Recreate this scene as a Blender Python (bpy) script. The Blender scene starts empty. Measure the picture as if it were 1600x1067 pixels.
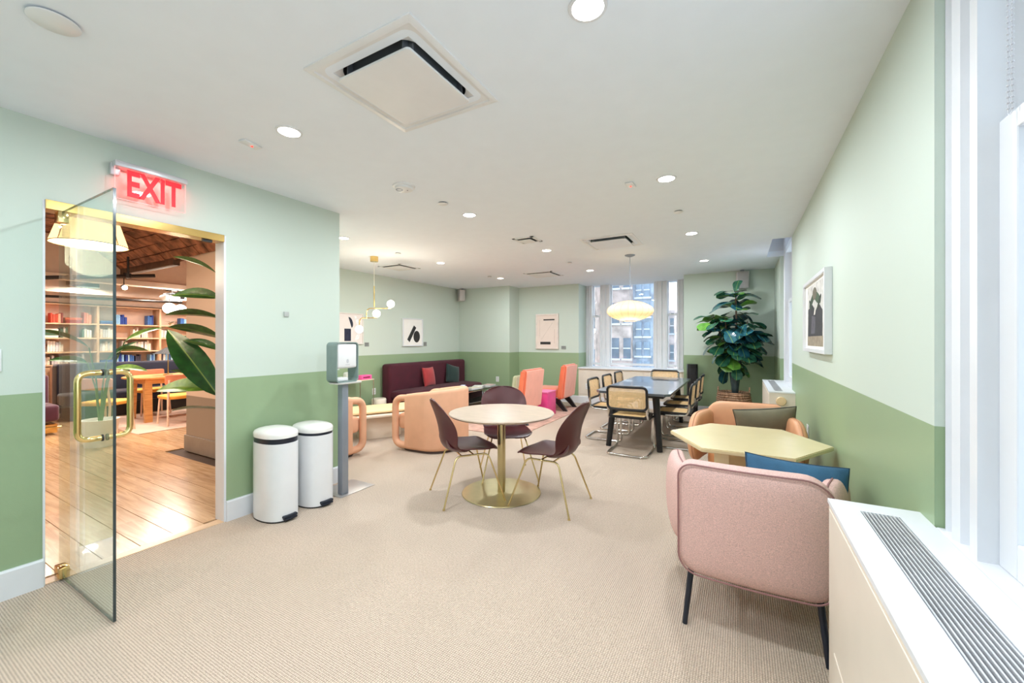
import bpy, bmesh, math, random
from mathutils import Vector, Matrix, Euler
PI = math.pi
S = bpy.context.scene
COL = S.collection
random.seed(7)

# ------------------------------------------------------------------ camera
cam = bpy.data.cameras.new('camera'); co = bpy.data.objects.new('camera', cam); COL.objects.link(co)
co.location = (0, 0, 1.4); co.rotation_euler = (math.radians(90), 0, math.radians(29.345))
cam.sensor_width = 36; cam.lens = 635/1600*36; cam.shift_y = -2.5/1600; cam.clip_start = 0.02
S.camera = co
# ------------------------------------------------------------------ light
S.view_settings.view_transform = 'Standard'; S.view_settings.look = 'None'
S.view_settings.gamma = 1.0; S.view_settings.use_curve_mapping = False
S.view_settings.exposure = 0.78
S.cycles.use_denoising = True
S.cycles.max_bounces = 10; S.cycles.diffuse_bounces = 5; S.cycles.glossy_bounces = 5
S.cycles.transparent_max_bounces = 16; S.cycles.transmission_bounces = 6
S.cycles.caustics_reflective = False; S.cycles.caustics_refractive = False
S.cycles.sample_clamp_indirect = 6.0
W = bpy.data.worlds.new('sky'); S.world = W; W.use_nodes = True
wn = W.node_tree.nodes; wl = W.node_tree.links
bg = wn['Background']
tc = wn.new('ShaderNodeTexCoord'); sep = wn.new('ShaderNodeSeparateXYZ'); rp = wn.new('ShaderNodeValToRGB')
rp.color_ramp.elements[0].position = 0.42; rp.color_ramp.elements[0].color = (0.66, 0.76, 0.86, 1)
rp.color_ramp.elements[1].position = 0.60; rp.color_ramp.elements[1].color = (0.78, 0.89, 1.0, 1)
mp = wn.new('ShaderNodeMath'); mp.operation = 'MULTIPLY_ADD'; mp.inputs[1].default_value = 0.5; mp.inputs[2].default_value = 0.5
wl.new(tc.outputs['Generated'], sep.inputs[0]); wl.new(sep.outputs['Z'], mp.inputs[0]); wl.new(mp.outputs[0], rp.inputs[0]); wl.new(rp.outputs[0], bg.inputs['Color'])
bg.inputs['Strength'].default_value = 1.7

def area(name, loc, rot, sx, sy, power, color=(1, 1, 1), portal=False, shape='RECTANGLE', spread=PI):
    l = bpy.data.lights.new(name, 'AREA'); l.shape = shape; l.size = sx
    if shape in ('RECTANGLE', 'ELLIPSE'): l.size_y = sy
    l.energy = power; l.color = color; l.spread = spread
    if portal: l.cycles.is_portal = True
    o = bpy.data.objects.new(name, l); COL.objects.link(o); o.location = loc; o.rotation_euler = rot
    return o
def point(name, loc, power, color=(1, 1, 1), r=0.05):
    l = bpy.data.lights.new(name, 'POINT'); l.energy = power; l.color = color; l.shadow_soft_size = r
    o = bpy.data.objects.new(name, l); COL.objects.link(o); o.location = loc
    return o
# portals guide the sky's light through the window openings (they give no light of their own)
# added fill light behind the camera, aimed up to brighten the ceiling
area('added_ceiling_fill', (-1.3, -1.9, 1.5), (PI, 0, 0), 0.6, 0.6, 16, (0.92, 0.97, 1.0))
area('window_portal', (0.70, 0.10, 1.72), (0, PI/2, 0), 1.8, 3.0, 1, portal=True)
area('window_portal', (0.70, 6.62, 1.72), (0, PI/2, 0), 1.8, 1.3, 1, portal=True)
area('window_portal', (-2.08, 9.25, 1.72), (-PI/2, 0, 0), 2.2, 1.8, 1, portal=True)

# ------------------------------------------------------------------ materials
def lin(c):
    return tuple((x/255/12.92) if x/255 <= 0.04045 else ((x/255+0.055)/1.055)**2.4 for x in c)
MATS = {}
def mat(name, col, rough=0.5, metal=0.0, var=0.04, scale=8.0, bump=0.0, bscale=60.0, emis=None, estr=0.0, coat=0.0, sheen=0.0, stretch=None, spec=0.5, trans=0.0):
    if name in MATS: return MATS[name]
    m = bpy.data.materials.new(name); m.use_nodes = True; n = m.node_tree.nodes; l = m.node_tree.links
    b = n['Principled BSDF']; c = lin(col)
    b.inputs['Roughness'].default_value = rough; b.inputs['Metallic'].default_value = metal
    b.inputs['Coat Weight'].default_value = coat; b.inputs['Sheen Weight'].default_value = sheen
    b.inputs['Specular IOR Level'].default_value = spec
    t = n.new('ShaderNodeTexCoord'); mpn = n.new('ShaderNodeMapping')
    l.new(t.outputs['Object'], mpn.inputs[0])
    if stretch: mpn.inputs['Scale'].default_value = stretch
    nz = n.new('ShaderNodeTexNoise'); nz.inputs['Scale'].default_value = scale; nz.inputs['Detail'].default_value = 4
    l.new(mpn.outputs[0], nz.inputs['Vector'])
    r = n.new('ShaderNodeValToRGB')
    r.color_ramp.elements[0].position = 0.3; r.color_ramp.elements[1].position = 0.7
    r.color_ramp.elements[0].color = tuple(max(0, x*(1-var*2)) for x in c)+(1,)
    r.color_ramp.elements[1].color = tuple(min(1, x*(1+var*2)) for x in c)+(1,)
    l.new(nz.outputs['Fac'], r.inputs[0]); l.new(r.outputs[0], b.inputs['Base Color'])
    if bump:
        bn = n.new('ShaderNodeTexNoise'); bn.inputs['Scale'].default_value = bscale; bn.inputs['Detail'].default_value = 2
        l.new(mpn.outputs[0], bn.inputs['Vector'])
        bp = n.new('ShaderNodeBump'); bp.inputs['Strength'].default_value = bump; bp.inputs['Distance'].default_value = 0.01
        l.new(bn.outputs['Fac'], bp.inputs['Height']); l.new(bp.outputs[0], b.inputs['Normal'])
    if emis:
        b.inputs['Emission Color'].default_value = lin(emis)+(1,); b.inputs['Emission Strength'].default_value = estr
    if trans: b.inputs['Transmission Weight'].default_value = trans
    MATS[name] = m
    return m
def two_tone(name, up, lo, z, rough=0.55):
    """paint: one colour above the height z, another below"""
    m = mat(name, up, rough, bump=0.03, bscale=180, var=0.01, scale=2)
    n = m.node_tree.nodes; l = m.node_tree.links; b = n['Principled BSDF']
    g = n.new('ShaderNodeNewGeometry'); s = n.new('ShaderNodeSeparateXYZ'); l.new(g.outputs['Position'], s.inputs[0])
    gt = n.new('ShaderNodeMath'); gt.operation = 'GREATER_THAN'; gt.inputs[1].default_value = z; l.new(s.outputs['Z'], gt.inputs[0])
    mx = n.new('ShaderNodeMix'); mx.data_type = 'RGBA'
    mx.inputs['A'].default_value = lin(lo)+(1,); mx.inputs['B'].default_value = lin(up)+(1,)
    l.new(gt.outputs[0], mx.inputs['Factor']); l.new(mx.outputs['Result'], b.inputs['Base Color'])
    r = n.new('ShaderNodeMath'); r.operation = 'MULTIPLY_ADD'; r.inputs[1].default_value = 0.15; r.inputs[2].default_value = rough-0.12
    l.new(gt.outputs[0], r.inputs[0]); l.new(r.outputs[0], b.inputs['Roughness'])
    return m
def glassmat(name, tint, ior=1.45, rough=0.0):
    m = bpy.data.materials.new(name); m.use_nodes = True; n = m.node_tree.nodes; l = m.node_tree.links
    n.remove(n['Principled BSDF']); out = n['Material Output']
    tr = n.new('ShaderNodeBsdfTransparent'); tr.inputs[0].default_value = tint+(1,)
    gl = n.new('ShaderNodeBsdfGlossy'); gl.inputs['Roughness'].default_value = rough
    gl.inputs['Color'].default_value = (0.9, 0.95, 0.93, 1)
    fr = n.new('ShaderNodeFresnel'); ge = n.new('ShaderNodeNewGeometry')
    mi = n.new('ShaderNodeMath'); mi.operation = 'MULTIPLY_ADD'; mi.inputs[1].default_value = 1/ior-ior; mi.inputs[2].default_value = ior
    l.new(ge.outputs['Backfacing'], mi.inputs[0]); l.new(mi.outputs[0], fr.inputs['IOR'])
    mx = n.new('ShaderNodeMixShader'); l.new(fr.outputs[0], mx.inputs[0]); l.new(tr.outputs[0], mx.inputs[1]); l.new(gl.outputs[0], mx.inputs[2])
    l.new(mx.outputs[0], out.inputs['Surface']); MATS[name] = m
    return m
def weave(name, col, col2, sx, bump=0.5, rough=0.95, var=0.5, holes=False):
    """woven cloth / loop carpet: crossing threads with a period 1/sx m"""
    m = bpy.data.materials.new(name); m.use_nodes = True; n = m.node_tree.nodes; l = m.node_tree.links
    b = n['Principled BSDF']; b.inputs['Roughness'].default_value = rough; b.inputs['Specular IOR Level'].default_value = 0.2
    t = n.new('ShaderNodeTexCoord')
    ws = []
    for ax in ('X', 'Y', 'Z'):
        w = n.new('ShaderNodeTexWave'); w.bands_direction = ax; w.inputs['Scale'].default_value = sx/3.183*10/6.283*1.0
        w.inputs['Distortion'].default_value = 1.2; w.inputs['Detail'].default_value = 1; w.inputs['Detail Scale'].default_value = 2
        l.new(t.outputs['Object'], w.inputs['Vector']); ws.append(w)
    a = n.new('ShaderNodeMath'); a.operation = 'MULTIPLY'; l.new(ws[0].outputs['Fac'], a.inputs[0]); l.new(ws[1].outputs['Fac'], a.inputs[1])
    a2 = n.new('ShaderNodeMath'); a2.operation = 'MULTIPLY'; l.new(ws[1].outputs['Fac'], a2.inputs[0]); l.new(ws[2].outputs['Fac'], a2.inputs[1])
    a3 = n.new('ShaderNodeMath'); a3.operation = 'MAXIMUM'; l.new(a.outputs[0], a3.inputs[0])
    l.new(a2.outputs[0] if not holes else a.outputs[0], a3.inputs[1])
    nz = n.new('ShaderNodeTexNoise'); nz.inputs['Scale'].default_value = 90; nz.inputs['Detail'].default_value = 3
    l.new(t.outputs['Object'], nz.inputs['Vector'])
    ad = n.new('ShaderNodeMath'); ad.operation = 'MULTIPLY_ADD'; ad.inputs[1].default_value = 0.6; l.new(nz.outputs['Fac'], ad.inputs[0]); l.new(a3.outputs[0], ad.inputs[2])
    r = n.new('ShaderNodeValToRGB'); r.color_ramp.elements[0].position = 0.15; r.color_ramp.elements[1].position = 0.95
    r.color_ramp.elements[0].color = lin(col2)+(1,); r.color_ramp.elements[1].color = lin(col)+(1,)
    l.new(ad.outputs[0], r.inputs[0]); l.new(r.outputs[0], b.inputs['Base Color'])
    bp = n.new('ShaderNodeBump'); bp.inputs['Strength'].default_value = bump; bp.inputs['Distance'].default_value = 0.004
    l.new(ad.outputs[0], bp.inputs['Height']); l.new(bp.outputs[0], b.inputs['Normal'])
    MATS[name] = m
    return m
def woodmat(name, c1, c2, rough=0.35, along='X', sc=1.0, coat=0.0):
    m = bpy.data.materials.new(name); m.use_nodes = True; n = m.node_tree.nodes; l = m.node_tree.links
    b = n['Principled BSDF']; b.inputs['Roughness'].default_value = rough; b.inputs['Coat Weight'].default_value = coat
    t = n.new('ShaderNodeTexCoord'); mpn = n.new('ShaderNodeMapping'); l.new(t.outputs['Object'], mpn.inputs[0])
    mpn.inputs['Scale'].default_value = {'X': (1.2*sc, 14*sc, 14*sc), 'Y': (14*sc, 1.2*sc, 14*sc), 'Z': (14*sc, 14*sc, 1.2*sc)}[along]
    oi = n.new('ShaderNodeObjectInfo'); mm = n.new('ShaderNodeMath'); mm.operation = 'MULTIPLY'; mm.inputs[1].default_value = 40; l.new(oi.outputs['Random'], mm.inputs[0])
    l.new(mm.outputs[0], mpn.inputs['Location'])
    nz = n.new('ShaderNodeTexNoise'); nz.inputs['Scale'].default_value = 1.6; nz.inputs['Detail'].default_value = 5; nz.inputs['Distortion'].default_value = 1.4
    l.new(mpn.outputs[0], nz.inputs['Vector'])
    r = n.new('ShaderNodeValToRGB'); r.color_ramp.elements[0].position = 0.3; r.color_ramp.elements[1].position = 0.62
    r.color_ramp.elements[0].color = lin(c2)+(1,); r.color_ramp.elements[1].color = lin(c1)+(1,)
    l.new(nz.outputs['Fac'], r.inputs[0])
    hv = n.new('ShaderNodeHueSaturation'); l.new(r.outputs[0], hv.inputs['Color'])
    mv = n.new('ShaderNodeMath'); mv.operation = 'MULTIPLY_ADD'; mv.inputs[1].default_value = 0.16; mv.inputs[2].default_value = 0.92; l.new(oi.outputs['Random'], mv.inputs[0]); l.new(mv.outputs[0], hv.inputs['Value'])
    l.new(hv.outputs[0], b.inputs['Base Color'])
    bp = n.new('ShaderNodeBump'); bp.inputs['Strength'].default_value = 0.12; bp.inputs['Distance'].default_value = 0.003
    l.new(nz.outputs['Fac'], bp.inputs['Height']); l.new(bp.outputs[0], b.inputs['Normal'])
    MATS[name] = m
    return m

UP = (198, 210, 199); LO = (146, 168, 132)
wallL = two_tone('paint_left', UP, LO, 1.102)
wallR = two_tone('paint_right', UP, LO, 1.122)
wallB = two_tone('paint_back', UP, LO, 1.11)
ceilM = mat('ceiling_paint', (233, 240, 248), 0.8, var=0.005)
white = mat('white_trim', (222, 224, 228), 0.35, var=0.008)
whiteM = mat('white_plastic', (228, 229, 230), 0.35, var=0.01)
beigeM = mat('beige_metal', (222, 212, 198), 0.4, var=0.01)
carpet = weave('loop_carpet', (234, 214, 195), (156, 140, 124), 62, bump=0.9)
brass = mat('brass', (222, 188, 118), 0.22, 1.0, var=0.03)
brassP = mat('polished_brass', (238, 212, 148), 0.12, 1.0, var=0.02)
brassG = mat('pale_brass', (196, 182, 140), 0.28, 1.0, var=0.03)
chrome = mat('chrome', (215, 213, 210), 0.1, 1.0, var=0.02)
steel = mat('grey_steel', (150, 158, 170), 0.45, 0.6, var=0.02)
black = mat('black_plastic', (22, 23, 26), 0.45, var=0.05)
blackW = mat('black_wood', (20, 20, 23), 0.4, var=0.1, scale=20, bump=0.1)
navyM = mat('dark_blue_metal', (22, 30, 44), 0.35, var=0.04)
darkgap = mat('dark_gap', (40, 42, 45), 0.7, var=0.05)
burg = mat('burgundy_shell', (78, 30, 32), 0.38, var=0.03, bump=0.04, bscale=200)
winglass = glassmat('window_glass', (0.97, 0.985, 0.99))
doorglass = glassmat('door_glass', (0.91, 0.975, 0.965), ior=1.5)
edgeM = mat('glass_edge', (32, 52, 56), 0.15, var=0.1, coat=0.6)

# ------------------------------------------------------------------ mesh helpers
def xf(bm, verts, M): bmesh.ops.transform(bm, matrix=M, verts=verts)
def T(x, y, z): return Matrix.Translation((x, y, z))
def R(a, ax): return Matrix.Rotation(a, 4, ax)
def box(bm, x0, x1, y0, y1, z0, z1, bev=0.0, seg=2, M=None):
    r = bmesh.ops.create_cube(bm, size=1)
    vs = r['verts']
    xf(bm, vs, T((x0+x1)/2, (y0+y1)/2, (z0+z1)/2) @ Matrix.Diagonal((abs(x1-x0), abs(y1-y0), abs(z1-z0), 1)))
    if M is not None: xf(bm, vs, M)
    if bev:
        es = list({e for v in vs for e in v.link_edges})
        bmesh.ops.bevel(bm, geom=es, offset=bev, segments=seg, profile=0.5, affect='EDGES')
    return vs
def cyl(bm, p, q, r1, r2=None, seg=16):
    p = Vector(p); q = Vector(q); d = q-p; r2 = r1 if r2 is None else r2
    r = bmesh.ops.create_cone(bm, cap_ends=True, segments=seg, radius1=r1, radius2=r2, depth=d.length)
    xf(bm, r['verts'], Matrix.Translation((p+q)/2) @ d.to_track_quat('Z', 'Y').to_matrix().to_4x4())
    return r['verts']
def smooth_path(pts, rad, n=6, closed=False):
    """round the corners of a polyline"""
    P = [Vector(p) for p in pts]; out = []
    N = len(P)
    for i in range(N):
        if not closed and i in (0, N-1): out.append(P[i]); continue
        a, b, c = P[i-1], P[i], P[(i+1) % N]
        u = (a-b); v = (c-b); k = min(rad, u.length*0.49, v.length*0.49)
        s = b+u.normalized()*k; e = b+v.normalized()*k
        for j in range(n+1):
            t = j/n; out.append(s*(1-t)**2+b*2*t*(1-t)+e*t*t)
    return out
def tube(bm, pts, r, seg=10, closed=False, cap=True, rfun=None):
    P = [Vector(p) for p in pts]; N = len(P); rings = []
    up = None
    for i in range(N):
        a = P[i-1] if (i > 0 or closed) else P[i]; b = P[(i+1) % N] if (i < N-1 or closed) else P[i]
        t = (b-a).normalized()
        if up is None:
            up = t.orthogonal().normalized()
        else:
            up = (up-t*up.dot(t))
            up = up.normalized() if up.length > 1e-6 else t.orthogonal().normalized()
        w = t.cross(up).normalized(); rr = rfun(i/(N-1)) if rfun else r
        rings.append([bm.verts.new(P[i]+(up*math.cos(2*PI*k/seg)+w*math.sin(2*PI*k/seg))*rr) for k in range(seg)])
    for i in range(N if closed else N-1):
        A = rings[i]; B = rings[(i+1) % N]
        for k in range(seg):
            bm.faces.new((A[k], A[(k+1) % seg], B[(k+1) % seg], B[k]))
    if cap and not closed:
        bm.faces.new(rings[0][::-1]); bm.faces.new(rings[-1])
    return rings
def lathe(bm, prof, seg=32, c=(0, 0, 0)):
    """prof: list of (r, z) from bottom to top; r = 0 closes"""
    rings = []
    for r, z in prof:
        if r < 1e-5: rings.append([bm.verts.new((c[0], c[1], c[2]+z))])
        else: rings.append([bm.verts.new((c[0]+r*math.cos(2*PI*k/seg), c[1]+r*math.sin(2*PI*k/seg), c[2]+z)) for k in range(seg)])
    for A, B in zip(rings, rings[1:]):
        for k in range(seg):
            a, b = A[k % len(A)], A[(k+1) % len(A)]; d, e = B[(k+1) % len(B)], B[k % len(B)]
            f = [v for i, v in enumerate((a, b, d, e)) if v not in (a, b, d, e)[:i]]
            if len(f) > 2: bm.faces.new(f)
def rrect(w, h, r, n=6):
    """rounded rectangle outline; r may be 4 radii (ccw from +x+y)"""
    rs = r if isinstance(r, (list, tuple)) else [r]*4; out = []
    for (sx, sy, a0), rr in zip(((1, 1, 0), (-1, 1, PI/2), (-1, -1, PI), (1, -1, 3*PI/2)), rs):
        cx, cy = sx*(w/2-rr), sy*(h/2-rr)
        for j in range(n+1):
            a = a0+PI/2*j/n; out.append((cx+rr*math.cos(a), cy+rr*math.sin(a)))
    return out
def densify(o, step):
    out = []
    for i in range(len(o)):
        a = Vector(o[i]); b = Vector(o[(i+1) % len(o)]); k = max(1, int((b-a).length/step))
        for j in range(k): out.append(tuple(a+(b-a)*j/k))
    return out
def puff(bm, outline, th, p=6.0, rings=9, M=None, fn=None):
    """a padded plate: outline in XY, thickness th in Z rounded off towards the rim"""
    cx = sum(a for a, b in outline)/len(outline); cy = sum(b for a, b in outline)/len(outline)
    allv = []
    def ring(s, sg):
        z = sg*th/2*(max(0.0, 1-s**p))**(1/p)
        vs = []
        for a, b in outline:
            v = Vector((cx+(a-cx)*s, cy+(b-cy)*s, z))
            if fn: v = fn(v)
            if M is not None: v = M @ v
            vs.append(bm.verts.new(v))
        return vs
    ss = [1-(1-math.cos(PI/2*j/rings)) if False else math.cos(PI/2*j/rings)**(1/ max(1.0, p/2.5)) for j in range(rings)]
    rim = ring(1.0, 1)
    for sg in (1, -1):
        prev = rim
        for s in ss[1:]:
            cur = ring(s, sg); n = len(cur)
            for k in range(n):
                f = (prev[k], prev[(k+1) % n], cur[(k+1) % n], cur[k])
                bm.faces.new(f if sg == 1 else f[::-1])
            prev = cur
        v = Vector((cx, cy, sg*th/2))
        if fn: v = fn(v)
        if M is not None: v = M @ v
        cv = bm.verts.new(v); n = len(prev)
        for k in range(n):
            f = (prev[k], prev[(k+1) % n], cv); bm.faces.new(f if sg == 1 else f[::-1])
def prism(bm, pts, ax, a, b):
    """extrude a 2D polygon along axis ax (0,1,2) from a to b"""
    def P(u, v, w): return {0: (w, u, v), 1: (u, w, v), 2: (u, v, w)}[ax]
    A = [bm.verts.new(P(u, v, a)) for u, v in pts]; B = [bm.verts.new(P(u, v, b)) for u, v in pts]; n = len(pts)
    bm.faces.new(A); bm.faces.new(B[::-1])
    for k in range(n): bm.faces.new((A[k], B[k], B[(k+1) % n], A[(k+1) % n]))
def sheet(bm, us, vs, skip, P, off):
    """a slab made of a grid of cells with some cells left open (doors, windows)"""
    F = {}; 
    def g(i, j, s):
        if (i, j, s) not in F: F[(i, j, s)] = bm.verts.new(Vector(P(us[i], vs[j]))+(Vector(off) if s else Vector((0, 0, 0))))
        return F[(i, j, s)]
    cells = {(i, j) for i in range(len(us)-1) for j in range(len(vs)-1) if (i, j) not in skip}
    for i, j in cells:
        bm.faces.new([g(i, j, 0), g(i+1, j, 0), g(i+1, j+1, 0), g(i, j+1, 0)])
        bm.faces.new([g(i, j+1, 1), g(i+1, j+1, 1), g(i+1, j, 1), g(i, j, 1)])
        for (di, dj, a, b) in ((0, -1, (i, j), (i+1, j)), (1, 0, (i+1, j), (i+1, j+1)), (0, 1, (i+1, j+1), (i, j+1)), (-1, 0, (i, j+1), (i, j))):
            if (i+di, j+dj) not in cells:
                bm.faces.new([g(*b, 0), g(*a, 0), g(*a, 1), g(*b, 1)])
def obj(name, bm, m, parent=None, smooth=True, label=None, kind=None, loc=None, rz=None, normals=True):
    if normals: bmesh.ops.recalc_face_normals(bm, faces=bm.faces)
    me = bpy.data.meshes.new(name); bm.to_mesh(me); bm.free()
    me.materials.append(m)
    if smooth:
        me.polygons.foreach_set('use_smooth', [True]*len(me.polygons))
        try: me.set_sharp_from_angle(angle=math.radians(38))
        except Exception: pass
    o = bpy.data.objects.new(name, me); COL.objects.link(o)
    if parent is not None: o.parent = parent
    if label: o['label'] = label
    if kind: o['kind'] = kind
    if loc is not None: o.location = loc
    if rz is not None: o.rotation_euler = (0, 0, rz)
    return o
def B(): return bmesh.new()
def tag(o, label, cat, group=None):
    o['label'] = label; o['category'] = cat
    if group: o['group'] = group
    return o
def thing(name, label, cat, loc=(0, 0, 0), rz=0.0, group=None):
    o = bpy.data.objects.new(name, None); COL.objects.link(o); o.empty_display_size = 0.1
    o.location = loc; o.rotation_euler = (0, 0, rz)
    return tag(o, label, cat, group)
def copy_tree(o, parent=None):
    c = o.copy(); COL.objects.link(c)
    if parent is not None: c.parent = parent
    for ch in [x for x in KIDS.get(o.name, [])]: copy_tree(ch, c)
    return c
KIDS = {}
def index_kids(o):
    KIDS[o.name] = list(o.children)
    for ch in o.children: index_kids(ch)
def dup(o, loc, rz, label, group=None):
    index_kids(o); c = copy_tree(o); c.location = loc; c.rotation_euler = (0, 0, rz); c['label'] = label
    if group: c['group'] = group
    return c
def share(name, mesh, parent, M):
    o = bpy.data.objects.new(name, mesh); COL.objects.link(o); o.parent = parent; o.matrix_local = M
    return o
def struct(name, bm, m, parent=None, smooth=False):
    o = obj(name, bm, m, parent, smooth)
    if parent is None: o['kind'] = 'structure'
    return o
def text_bm(s, size, depth, extrude_off=0.0):
    cu = bpy.data.curves.new('lettering', 'FONT'); cu.body = s; cu.size = size; cu.extrude = depth/2; cu.offset = extrude_off
    cu.align_x = 'CENTER'; cu.align_y = 'CENTER'
    o = bpy.data.objects.new('lettering', cu); COL.objects.link(o)
    dg = bpy.context.evaluated_depsgraph_get(); me = bpy.data.meshes.new_from_object(o.evaluated_get(dg))
    bm = B(); bm.from_mesh(me); bpy.data.objects.remove(o); bpy.data.curves.remove(cu); bpy.data.meshes.remove(me)
    return bm

# ================================================================== STRUCTURE
CH = 2.65
XL, XR, XF = -3.46, 0.545, -6.09     # left wall, right wall, far left wall of the lounge
YB = -3.2
# --- lounge floor (carpet) and ceiling
bm = B(); prism(bm, [(XL, YB), (XR+0.3, YB), (XR+0.3, 9.3), (XF-0.05, 9.3), (XF-0.05, 2.5), (XL, 2.5)], 2, -0.08, 0.0)
struct('floor', bm, carpet)
bm = B()
sheet(bm, [XF-0.05, XL, -1.4275-0.236, -1.4275+0.236, 0.345, XR+0.02, 0.95], [YB, 1.485-0.236, 1.485+0.236, 2.55, 5.15-0.236, 5.15+0.236, 5.98, 7.25, 9.4], {(4, 6), (0, 0), (0, 1), (0, 2), (2, 1), (2, 4)}, lambda u, v: (u, v, CH), (0, 0, 0.08))
struct('ceiling', bm, ceilM)
bm = B(); sheet(bm, [0.345, 0.95], [5.98, 7.25], set(), lambda u, v: (u, v, 3.05), (0, 0, 0.05))
box(bm, 0.325, 0.345, 5.98, 7.25, CH+0.08, 3.05); box(bm, 0.325, 0.95, 5.96, 5.98, CH+0.08, 3.05); box(bm, 0.325, 0.95, 7.25, 7.27, CH+0.08, 3.05)
struct('trim_1', bm, white)
# --- left wall with the doorway
bm = B()
sheet(bm, [YB, 0.708, 1.65, 2.67], [0, 2.20, CH], {(1, 0)}, lambda u, v: (XL, u, v), (-0.12, 0, 0))
struct('wall_left', bm, wallL)
# white lining of the doorway
bm = B(); box(bm, XL-0.125, XL+0.002, 1.636, 1.652, 0, 2.20); struct('trim_2', bm, white)
bm = B(); box(bm, XL-0.125, XL+0.002, 0.706, 0.716, 0, 2.20); struct('trim_3', bm, white)
# partition turning left behind the doorway wall (lounge side) / lobby wall
bm = B(); sheet(bm, [-6.13, XL-0.12], [0, 3.3], set(), lambda u, v: (u, 2.47, v), (0, 0.09, 0)); struct('wall_lobby', bm, two_tone('paint_lobby', (222, 200, 182), (152, 138, 124), 0.70))
bm = B(); sheet(bm, [XF-0.08, XL-0.12], [0, CH], set(), lambda u, v: (u, 2.56, v), (0, 0.108, 0)); struct('wall_near', bm, wallL)
# far left wall
bm = B(); sheet(bm, [2.56, 8.17], [0, CH], set(), lambda u, v: (XF, u, v), (-0.08, 0, 0)); struct('wall_far_left', bm, wallB)
# back wall left part (set forward), its return, and part by the window
bm = B(); prism(bm, [(XF-0.05, 8.15), (-4.65, 8.15), (-4.65, 8.62), (-3.14, 8.62), (-3.14, 9.25), (XF-0.05, 9.25)], 2, 0, CH)
struct('wall_back', bm, wallB)
bm = B(); prism(bm, [(-0.95, 8.42), (XR+0.1, 8.42), (XR+0.1, 9.25), (-0.95, 9.25)], 2, 0, CH)
struct('wall_back_right', bm, wallB)
# right wall between the two window recesses, past the second, and behind the camera
bm = B(); box(bm, XR, 0.95, 1.81, 5.96, 0, CH); struct('wall_right', bm, wallR)
bm = B(); box(bm, XR-0.03, 0.95, 7.25, 8.45, 0, CH); struct('wall_right_far', bm, wallR)
bm = B(); box(bm, XR, 0.95, YB, -1.60, 0, CH); struct('wall_right_near', bm, wallR)
bm = B(); box(bm, XR+0.02, 0.95, -1.60, 1.81, 0, 0.78); box(bm, XR+0.02, 0.95, 5.96, 7.25, 0, 0.78); struct('wall_right_below_sill', bm, wallR)
bm = B(); box(bm, XL-0.12, 0.95, YB-0.1, YB, 0, CH); struct('wall_behind', bm, wallR)
# baseboards
def base_x(name, x, y0, y1, side):
    bm = B(); prism(bm, [(x, 0), (x+side*0.018, 0), (x+side*0.018, 0.147), (x+side*0.012, 0.157), (x, 0.157)], 1, y0, y1); struct(name, bm, white)
def base_y(name, y, x0, x1, side):
    bm = B(); prism(bm, [(y, 0), (y+side*0.018, 0), (y+side*0.018, 0.147), (y+side*0.012, 0.157), (y, 0.157)], 0, x0, x1); struct(name, bm, white)
base_x('baseboard_left', XL, 1.65, 2.67, 1); base_x('baseboard_left_near', XL, YB, 0.708, 1)
base_x('baseboard_far_left', XF, 2.67, 8.15, 1); base_y('baseboard_back', 8.15, XF, -4.65, -1); base_y('baseboard_back_middle', 8.62, -4.65, -3.14, -1)
base_y('baseboard_window', 8.60, -3.14, -0.95, -1); base_y('baseboard_back_right', 8.42, -0.95, XR-0.03, -1)
base_x('baseboard_right', XR, 1.95, 5.58, -1)
# --- back window bay: panel under the sill, sill, casings, sashes
bm = B(); box(bm, -3.14, -0.95, 8.60, 9.25, 0, 0.765); struct('wall_under_window', bm, beigeM)
bm = B()
for x0, x1 in ((-3.10, -2.50), (-2.47, -1.75), (-1.72, -0.99)): box(bm, x0, x1, 8.592, 8.60, 0.2, 0.73, bev=0.003)
struct('trim_4', bm, beigeM)
bm = B(); box(bm, -3.14, -0.95, 8.56, 9.25, 0.765, 0.795, bev=0.008); struct('trim_5', bm, white)
def casing(bm, cx0, cx1, plane, ax, side, z0, z1):
    """moulded upright; ax='y': face looks towards -Y at Y=plane; ax='x': face looks towards -X"""
    w = cx1-cx0
    st = [(0, 0.006), (0.07, 0.012), (0.2, 0.02), (0.22, 0.008), (0.42, 0.004), (0.44, 0.022), (0.56, 0.03), (0.62, 0.022), (0.64, 0.010), (0.86, 0.010), (0.88, 0.024), (1.0, 0.018)]
    pts = [(cx0+w*a, plane-d*1.25) for a, d in st]+[(cx1, plane+0.03), (cx0, plane+0.03)]
    if ax == 'x': pts = [(b, a) for a, b in pts]
    prism(bm, pts, 2, z0, z1)
def sash_y(n, gx0, gx1, y):
    """double-hung sash in the plane Y=y with glass between gx0 and gx1"""
    t = 0.045
    bm = B()
    for z0, z1, yy in ((0.83, 1.96, y), (1.92, 2.70, y+0.05)):
        box(bm, gx0-t, gx0, yy, yy+0.04, z0, z1); box(bm, gx1, gx1+t, yy, yy+0.04, z0, z1)
        box(bm, gx0, gx1, yy, yy+0.04, z0, z0+0.05); box(bm, gx0, gx1, yy, yy+0.04, z1-0.04, z1)
    w = struct('window_%d' % n, bm, white)
    for z0, z1, yy in ((0.87, 1.93, y+0.02), (1.96, 2.66, y+0.07)):
        b2 = B(); box(b2, gx0-0.005, gx1+0.005, yy-0.002, yy+0.002, z0, z1); obj('pane', b2, winglass, w, False)
    b2 = B(); box(b2, (gx0+gx1)/2-0.03, (gx0+gx1)/2+0.03, y-0.012, y+0.012, 1.945, 1.965, bev=0.004); obj('sash_lock', b2, steel, w)
    return w
YW = 9.10
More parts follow.
